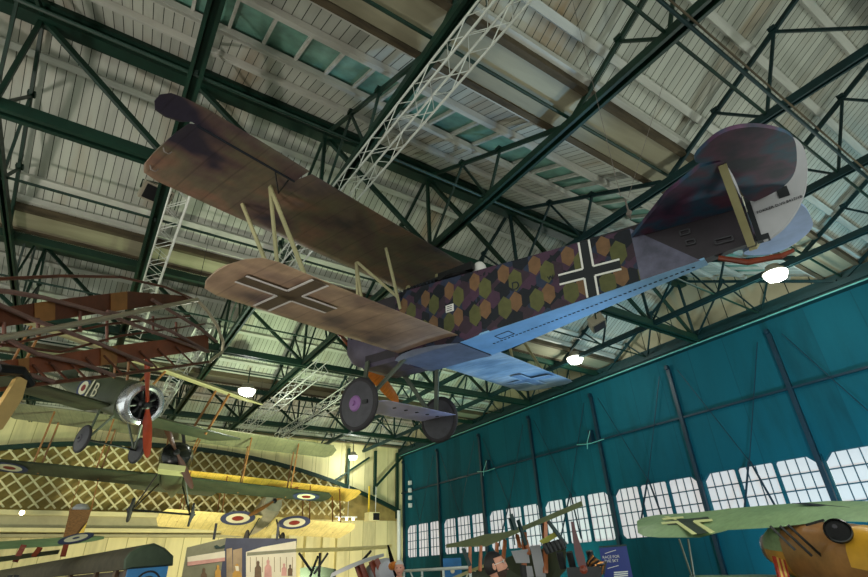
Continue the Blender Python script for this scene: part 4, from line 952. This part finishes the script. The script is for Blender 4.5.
def fig(x, y, s): return [(x - 2.2 * s, y + 9 * s), (x - 2 * s, y + 3 * s), (x - .8 * s, y + 1.4 * s), (x - 1 * s, y - .6 * s), (x, y - 1.6 * s), (x + 1 * s, y - .6 * s), (x + .8 * s, y + 1.4 * s), (x + 2 * s, y + 3 * s), (x + 2.2 * s, y + 9 * s)]
pr_([[(246, 552), (262, 547), (296, 541), (296, 577.5), (246, 577.5)]], 'print_light', rp, 'printed_hangar')
pr_([[(247, 552.5), (296, 549), (296, 552), (247, 556)]], 'print_grey', rp, 'printed_beam')
pr_([[(226.5, 549), (232, 548), (233, 577.5), (226.5, 577.5)], [(233, 550), (242, 548), (242, 577.5), (233, 577.5)]], 'print_tan', rp, 'printed_door')
pr_([[(x, 557), (x + .7, 557), (x + .7, 572), (x, 572)] for x in (250, 256, 262, 268, 274, 280, 286, 292)], 'print_tan', rp, 'printed_frame')
pr_([fig(258, 563, 1.6)], 'print_brown', rp, 'printed_figure'); pr_([fig(268, 562, 1.7)], 'print_pink', rp, 'printed_figure'); pr_([fig(284, 565, 1.2)], 'print_pink', rp, 'printed_figure'); pr_([fig(290, 566, 1.1)], 'print_brown', rp, 'printed_figure'); pr_([fig(237, 567, 2.2)], 'print_gold', rp, 'printed_figure')
pr_([[(235, 566), (238.5, 566), (239, 571), (236, 571)]], 'print_light', rp, 'printed_face')
pr_([[(187.5, 557), (225, 551), (225, 561), (187.5, 566)]], 'print_light', lp_, 'printed_wall'); pr_([[(187.5, 562), (225, 557.5), (225, 561), (187.5, 566)]], 'print_pink', lp_, 'printed_crowd')
pr_([fig(204, 570, 1.5)], 'print_brown', lp_, 'printed_figure'); pr_([fig(218, 567, 1.4)], 'print_gold', lp_, 'printed_figure'); pr_([[(214, 546), (217, 545), (220, 547), (225, 544.5), (225, 548), (216, 549)]], 'steel', lp_, 'printed_aircraft')
for x in (277, 214):
    q = mi @ mpx(x, 538); MB().box((q.x, -.02, q.z + .12), (.05, .05, .3)).build('panel_lamp', M['black'], mu)
# information boards
ip = at(612, 560, 7.4); mw = aim(V((ip.x, ip.y, 0))); mi = mw.inverted()
ib = empty('information_board', mw, 'dark blue board with white heading RACE FOR THE SKY right of the display engine', 'information board')
def iq(x, y, o=0): q = mi @ onPlane(x, y, V((ip.x, ip.y, 1)), V((mw[0][1], mw[1][1], 0))); return V((q.x, -o, q.z))
M['boardblue'] = mat('navy_board', (14, 40, 120), .4, 0, .1, 3)
a_, c_ = iq(599, 548), iq(626.5, 546); tiltm = math.atan2((c_ - a_).z, (c_ - a_).x)
MB().prism([a_, c_, V((iq(634, 580).x, 0, 0)), V((iq(604, 580).x, 0, 0))], (0, .05, 0)).build('panel', M['boardblue'], ib); MB().bar(iq(599, 547), iq(626.5, 545), .05, .02).build('top_rail', M['steel_blue'], ib)
def itext(s, x, y, size):
    m = Matrix(((1, 0, 0), (0, 0, 1), (0, 1, 0))).to_4x4(); m = Matrix(((1, 0, 0), (0, 0, -1), (0, 1, 0))).to_4x4(); m = m @ Matrix.Rotation(.02, 4, 'Z'); m.translation = iq(x, y, .006); return text(s, size, m, 'white', 'heading_text', ib)
itext('RACE FOR', 611, 557, .052); itext('THE SKY', 611.5, 561, .052)
for x0, y0, x1, y1 in ((605, 553.5, 616, 550), (607.5, 568.5, 618.5, 565.5)): MB().bar(iq(x0, y0, .006), iq(x1, y1, .006), .006, .008).build('rule_line', M['white'], ib)
for k in range(3): MB().bar(iq(614, 572.5 + 2 * k, .006), iq(628, 571.5 + 2 * k, .006), .005, .014).build('small_print', M['white_metal'], ib)
bp = at(452.5, 570, 11.5)
mw = aim(V((bp.x, bp.y, 0))); tb = empty('poster_stand', mw, 'bright blue poster stand behind the olive green scout, next to the corner rail', 'poster stand')
MB().box((0, 0, bp.z / 2 + .12), (.42, .05, bp.z + .24)).build('panel', mat('mid_blue_poster', (40, 110, 170), .5, 0, .2, 4), tb); MB().lathe((0, -.03, bp.z - .02), (0, -1, 0), [(.05, 0), (.03, .01)], 10).build('printed_portrait', M['print_light'], tb)
# barrier rail by the corner
r0, r1 = at(404, 571, 10.5), at(470, 567, 8.0)
o = empty('barrier_rail', V(((r0.x + r1.x) / 2, (r0.y + r1.y) / 2, 0)), 'pale tubular barrier rail below the door windows near the corner', 'barrier'); oi = o.matrix_world.inverted(); h_ = r0.z
q0, q1 = oi @ V((r0.x, r0.y, h_)), oi @ V((r1.x, r1.y, h_))
MB().tube(q0, q1, .025).build('top_rail', M['white_metal'], o)
for t in (0, .33, .66, 1): e = q0.lerp(q1, t); MB().tube(e, (e.x, e.y, 0), .022).build('post', M['white_metal'], o)
MB().path([q0.lerp(q1, .12) + V((0, 0, -.02)), q0.lerp(q1, .3) + V((0, 0, -.45))], .015).build('stay', M['white_metal'], o)
# display engine
ep = at(583, 566, 6.6); mw = aim(V((ep.x, ep.y, 0))); en = empty('display_engine', mw, 'dark engine on a stand with twisted copper pipes and upright propeller blade', 'engine'); ez = ep.z
MB().box((0, 0, ez - .12), (.42, .5, .22)).build('crankcase', M['cyl'], en); MB().box((0, 0, (ez - .25) / 2), (.3, .4, ez - .25)).build('stand', M['steel_blue'], en)
for k in range(4): MB().tube((-.26 + .13 * k - .0, .05, ez - .02), (-.28 + .13 * k, .0, ez + .17), .045, n=10).build('cylinder', M['cyl'], en)
M['copper'] = mat('copper_pipe', (196, 132, 76), .3, .8, .15)
for k in range(7):
    a = k * .9; x = .07 + .035 * k * .6; MB().path([(x - .12, -.08, ez - .12 + .02 * k), (x - .02, -.16, ez + .02 + .02 * math.sin(a)), (x + .05, -.14, ez + .13 - .02 * k), (x + .10, -.1, ez + .04), (x + .04, -.14, ez - .1)], .014, 6).build('pipe', M['copper' if k % 2 else 'cyl'], en, True)
b = MB(); b.rings([[(x + sx * w, -.2 + sy * .012, z) for sx, sy in ((-1, -1), (1, -1), (1, 1), (-1, 1))] for x, w, z in ((.0, .05, ez - .06), (-.02, .055, ez + .12), (-.04, .035, ez + .32), (-.05, .016, ez + .52))]); b.build('propeller_blade', mat('dark_red_blade', (92, 52, 56), .35, 0, .2, 4), en)
MB().lathe((.0, -.22, ez - .04), (0, -1, 0), [(.05, -.02), (.05, .03), (.02, .05)], 14).build('propeller_hub', M['wood_red'], en)
# ------------------------------------------------------------------ undercarriages of the aircraft standing on the floor
def floor_gear(par, pts, top):
    i = par.matrix_world.inverted()
    for k, (x, y) in enumerate(pts):
        MB().bar(i @ V((x, y, .33)), i @ V((x * .98 + top[0] * .02, y * .98 + top[1] * .02, top[2])), .05, .08, (1, 0, 0)).build('gear_strut', M['black'], par)
        wheel(par, i @ V((x, y, .34)), 1 if k else -1, .34, M['disc'], M['disc'], False)
for par, x, y, d, zt_, w in ((G, 20, 565, 9.8, 1.9, .0), (H, 545, 570, 7.7, 1.7, .35), (J, 840, 560, 7.4, 1.5, .3), (Q, 316, 570, 12.3, 1.6, .4), (T, 382, 572, 9.6, 1.6, .3)):
    c = at(x, y, d); floor_gear(par, [(c.x - w - .1, c.y), (c.x + w, c.y + .1)], (c.x, c.y, zt_))
# ------------------------------------------------------------------ visitors
def person(x, y, yaw, Ht, skin, top, legs, label, hair, beard=None, cap=None, glasses=False, tilt=0, turn=0):
    s = Ht / 1.75; P = [(0, 0, .95), (0, 0, 1.12), (0, 0, 1.32), (0, .0, 1.46), (0, .02, 1.56)]; R_ = [.15, .14, .155, .065, .06]; E = [(0, 1), (1, 2), (2, 3), (3, 4)]
    def ch(pts, rs, root):
        prev = root
        for p, r in zip(pts, rs): P.append(p); R_.append(r); E.append((prev, len(P) - 1)); prev = len(P) - 1
        return prev
    for sx in (-1, 1):
        w = ch([(sx * .19, 0, 1.40), (sx * .23, -.01, 1.13), (sx * .23, .07, .88), (sx * .23, .10, .80)], [.062, .045, .034, .030], 2)
        for k, (dx, ln_) in enumerate(((-.028, .085), (-.010, .10), (.010, .095), (.027, .075))):
            ch([(sx * .23 + dx * .3, .11 + dx, .785), (sx * .23 + dx * .2, .125 + dx, .785 - ln_ * .55), (sx * .23, .115 + dx, .785 - ln_)], [.011, .009, .008], w)
        ch([(sx * .215, .135, .81), (sx * .205, .155, .76)], [.012, .009], w)
        ch([(sx * .10, 0, .88), (sx * .11, .02, .50), (sx * .11, -.02, .09), (sx * .12, .12, .035)], [.095, .06, .042, .035], 0)
    me = bpy.data.meshes.new('t'); me.from_pydata([V(p) * s for p in P], E, []); o = bpy.data.objects.new('t', me); C.objects.link(o)
    md = o.modifiers.new('s', 'SKIN'); md.use_smooth_shade = True
    for v, r in zip(me.skin_vertices[0].data, R_): v.radius = (r * s, r * s * .85)
    me.skin_vertices[0].data[0].use_root = True; o.modifiers.new('u', 'SUBSURF').levels = 1; o.modifiers['u'].render_levels = 1
    dg = bpy.context.evaluated_depsgraph_get(); ev = bpy.data.meshes.new_from_object(o.evaluated_get(dg)); bpy.data.objects.remove(o)
    # head, facing +y, with brow, nose, chin, ears
    bm = bmesh.new(); bm.from_mesh(ev); HR = Matrix.Translation(V((0, .03, 1.63)) * s) @ Matrix.Rotation(turn, 4, 'Z') @ Matrix.Rotation(tilt, 4, 'X') @ Matrix.Scale(s, 4)
    def shell(f, n=24, m=16, z0=-1.57, z1=1.57):
        rows = []
        for j in range(m + 1):
            e = z0 + (z1 - z0) * j / m
            rows.append([bm.verts.new(HR @ f(2 * math.pi * k / n, e)) for k in range(n)])
        for a, b in zip(rows, rows[1:]):
            for k in range(n): bm.faces.new((a[k], a[(k + 1) % n], b[(k + 1) % n], b[k]))
    def hd(t, e):
        x, y, z = math.cos(t) * math.cos(e), math.sin(t) * math.cos(e), math.sin(e)
        w = .074 * (1 - .22 * max(0, -z)); q = V((x * w, y * .096 * (1 - .10 * max(0, -z)), z * .118))
        fx = abs(q.x)
        if y > .3:
            if fx < .020 and -.045 < q.z < .02: q.y += .022 * (1 - fx / .020) * (1 - (q.z + .045) / .075)
            if .012 < fx < .05 and .0 < q.z < .03: q.y -= .010
            if fx < .03 and -.11 < q.z < -.075: q.y += .010
        return q
    shell(hd, 40, 28)
    for sx in (-1, 1): shell(lambda t, e: V((sx * .076 + .008 * math.cos(t) * math.cos(e) * 1, -.005 + .018 * math.sin(t) * math.cos(e), .0 + .032 * math.sin(e))), 10, 8)
    for f in bm.faces: f.smooth = True
    bm.to_mesh(ev); bm.free(); ev.materials.clear(); ev.materials.append(skin)
    b = bpy.data.objects.new('person', ev); C.objects.link(b); b.location = (x, y, 0); b.rotation_euler = (0, 0, yaw); tag(b, label, 'person')
    def cap_shell(name, m, f, cond):
        mb = MB(); n, mm = 32, 20; g = [[HR @ f(2 * math.pi * k / n, -1.5 + 3.05 * j / mm) for k in range(n)] for j in range(mm + 1)]
        for j in range(mm):
            for k in range(n):
                t, e = 2 * math.pi * (k + .5) / n, -1.5 + 3.05 * (j + .5) / mm
                if cond(t, e): mb.add([g[j][k], g[j][(k + 1) % n], g[j + 1][(k + 1) % n], g[j + 1][k]], [(0, 1, 2, 3)])
        return mb.build(name, m, b, True)
    cap_shell('hair', hair, lambda t, e: hd(t, e) * 1.10 + V((0, -.006, .004)), lambda t, e: e > .46 or (math.sin(t) < .25 and e > -.45))
    if beard: cap_shell('beard', beard, lambda t, e: hd(t, e) * 1.07, lambda t, e: math.sin(t) > .05 and -1.35 < e < -.42)
    if cap: cap_shell('cap', cap, lambda t, e: hd(t, e) * 1.17 + V((0, 0, .004)), lambda t, e: e > .45)
    for sx in (-1, 1):
        mb = MB(); mb.lathe(HR @ V((sx * .030, .078, .012)), HR.to_3x3() @ V((sx * .1, 1, 0)), [(.011 * s, 0), (.009 * s, .006 * s), (.004 * s, .009 * s)], 12); mb.build('eye', M['crossblk'], b)
        if glasses:
            mb = MB(); c0 = [HR @ V((sx * .033 + .024 * math.cos(a), .100 - .01 * abs(math.cos(a)), .010 + .018 * math.sin(a))) for a in [2 * math.pi * k / 14 for k in range(15)]]; mb.path(c0, .0025 * s, 5); mb.path([HR @ V((sx * .057, .095, .012)), HR @ V((sx * .082, .0, .012))], .0025 * s, 5); mb.build('glasses_frame', M['white_metal'], b)
    mb = MB(); mb.path([HR @ V((-.022, .094, -.058)), HR @ V((0, .102, -.06)), HR @ V((.022, .094, -.058))], .005 * s, 6); mb.build('mouth', mat('lips', (150, 84, 76), .5, 0, 0), b)
    # clothes: shirt with sleeves, trousers, shoes
    def tubes(name, m, chains):
        mb = MB()
        for pts, rs in chains:
            rr = []
            for i, (p, r) in enumerate(zip(pts, rs)): rr.append([V(p) * s + V((math.cos(a) * r[0], math.sin(a) * r[1], 0)) * s for a in [2 * math.pi * k / 16 for k in range(16)]])
            mb.rings(rr)
        return mb.build(name, m, b, True)
    tubes('top', top, [([(0, 0, .86), (0, 0, 1.0), (0, 0, 1.15), (0, 0, 1.32), (0, 0, 1.42), (0, 0, 1.475), (0, .005, 1.50)], [(.185, .135), (.175, .13), (.175, .13), (.205, .14), (.19, .12), (.10, .085), (.072, .07)])])
    for sx in (-1, 1):
        tubes('sleeve', top, [([(sx * .15, 0, 1.45), (sx * .20, 0, 1.42), (sx * .235, -.005, 1.28), (sx * .235, -.01, 1.13), (sx * .235, .04, .98), (sx * .235, .085, .86)], [(.05, .07), (.075, .08), (.068, .07), (.06, .062), (.05, .052), (.042, .045)])])
        tubes('trouser_leg', legs, [([(sx * .085, 0, .95), (sx * .10, 0, .80), (sx * .11, .015, .50), (sx * .11, -.01, .10)], [(.115, .12), (.105, .11), (.08, .085), (.06, .07)])])
        tubes('shoe', M['black'], [([(sx * .115, .04, .0), (sx * .115, .045, .05), (sx * .115, .0, .10)], [(.052, .14), (.05, .13), (.045, .06)])])
    return b
skin = mat('skin', (206, 146, 124), .5, 0, .08, 6)
dark_hair = mat('dark_hair', (30, 24, 24), .6, 0, .2, 20); grey_hair = mat('grey_hair', (190, 186, 180), .7, 0, .1, 20)
hp_ = at(492.5, 566, 4.9); hh = hp_.z + .12
person(hp_.x, hp_.y, math.atan2(-.62, .78) - math.pi / 2 - .15, hh, skin, mat('black_shirt', (30, 32, 38), .7, 0, .15), mat('dark_trousers', (34, 36, 46), .7, 0, .1), 'bearded dark-haired person with glasses gazing up to the right beside the olive scout', dark_hair, mat('dark_beard', (62, 44, 38), .8, 0, .25, 20), None, True, .30, 0)
wp_ = at(399.5, 567, 9.0)
person(wp_.x, wp_.y, math.pi * .8, wp_.z + .1, skin, mat('magenta_jacket', (138, 60, 110), .6, 0, .12), mat('grey_trousers', (70, 72, 80), .7, 0, .1), 'grey-haired person in a magenta jacket standing near the far corner', grey_hair)

# hanging wires of the other suspended exhibits
def hang(o, pts, zt=ZC):
    i = o.matrix_world.inverted()
    for p in pts:
        q = o.matrix_world @ V(p); MB().tube(p, i @ V((q.x, q.y, zt)), .005, n=5).build('hanging_wire', M['cyl'], o)
hang(K, [(-.9, 2.2, 1.25), (-.9, -2.2, 1.25)]); hang(D, [(-.8, 2.0, zl + 1.82), (-.8, -2.0, zl + 1.82)]); hang(B, [(-.8, 1.2, 1.0), (-.8, -1.2, 1.0)])
hang(o_b, [(0, 0, 1.7)]); hang(o_p, [(0, 0, .6)], ZR); hang(SK, [inv @ B_]); hang(F, [(-.8, 1.0, 1.45), (-.8, -1.0, 1.45)])

for (x, y, q, l) in ((590, 442, (V((0, 1.1, .05)), V((0, .55, .55)), V((0, .3, -.3))), 'pale bracket fitting on the door wall, the one nearer the middle of the wall'), (486, 470, (V((0, 1.1, .05)), V((0, .5, .5)), V((0, .3, -.3))), 'pale bracket fitting on the door wall, the one nearer the far corner')):
    p = onX(x, y, W - .25); o = empty('wall_bracket', p, l, 'bracket', 'pale brackets on the door wall')
    MB().path([-q[0] * .6, V((-.1, -.15, -.08)), V((-.1, .15, -.06)), q[0] * .6], .018, 6).build('arm', M['line'], o); MB().path([V((.0, -.1, .4)), V((-.1, .05, 0)), V((-.1, .1, -.25))], .016, 6).build('stem', M['line'], o); MB().box((.14, 0, .2), (.2, .12, .5)).build('wall_plate', M['wall_post'], o)
# ------------------------------------------------------------------ light
wd = bpy.data.worlds.new('hall_air'); bpy.context.scene.world = wd; wd.use_nodes = True
wd.node_tree.nodes['Background'].inputs[0].default_value = (.86, .94, .84, 1); wd.node_tree.nodes['Background'].inputs[1].default_value = 1.75
def lamp(kind, name, loc, power, col, size=.3, target=None, angle=60, blend=.6):
    d = bpy.data.lights.new(name, kind); d.energy = power; d.color = col
    if kind == 'AREA': d.size = size
    else: d.shadow_soft_size = size
    if kind == 'SPOT': d.spot_size = math.radians(angle); d.spot_blend = blend
    o = bpy.data.objects.new(name, d); C.objects.link(o); o.location = loc
    if target is not None: o.rotation_euler = (V(target) - V(loc)).to_track_quat('-Z', 'Y').to_euler()
    return o
# unseen up-lights near the floor wash the roof; blue ones light the belly of the hung fighter and the door wall
lamp('SPOT', 'unseen_uplight', (-5, 5, .3), 1000, (1, .92, .84), .25, (-1, 12, 9), 85)
lamp('SPOT', 'unseen_uplight', (5, 14, .3), 2900, (.80, 1, .62), .4, (5, 18, 10), 120)
lamp('SPOT', 'unseen_uplight', (11, 2, .3), 700, (.92, 1, .93), .4, (9, 7, 10), 120)
lamp('SPOT', 'blue_uplight', (9.0, 5.5, .3), 800, (.35, .65, 1), .2, (5.4, 5.2, 5), 46)
lamp('SPOT', 'blue_wall_wash', (12, 4.5, .4), 1050, (.2, .72, 1), .4, (16, 5, 4.4), 125)
lamp('SPOT', 'green_wall_wash', (12.5, 15, .4), 620, (.4, 1, .85), .4, (16, 17, 4), 130)
lamp('SPOT', 'yellow_spot', (3, 21, .5), 950, (1, .93, .66), .4, (3, 27.5, 5), 120)
lamp('SPOT', 'yellow_spot', (11, 21, .5), 1100, (1, .95, .74), .4, (11, 27.5, 4), 110)
for p, l in LP: lamp('POINT', 'lamp_light', p + V((0, 0, -.35)), 120, (.95, 1, .9), .15)

lamp('SPOT', 'exhibit_fill_spot', (2.9, 8.3, 3.4), 260, (1, .93, .78), .1, (3.3, 10.8, 1.7), 75)  # unseen spot added to brighten the mural
lamp('SPOT', 'exhibit_fill_spot', (8.8, 2.6, 6.6), 450, (.95, 1, .98), .1, (6.2, 6.2, 1.9), 55)  # unseen spot added to brighten the green scout
lamp('SPOT', 'exhibit_fill_spot', (8.5, 1.5, 6.8), 420, (1, .98, .9), .1, (11.2, 4.8, 2.0), 60)  # unseen fill spot on the crossed fighter
vs.exposure = .2
lamp('SPOT', 'unseen_uplight', (-1.5, 2.5, .3), 360, (1, .93, .88), .3, (1.6, 5.2, 5.2), 60)  # unseen lamp added to lighten the hung fighter's wings
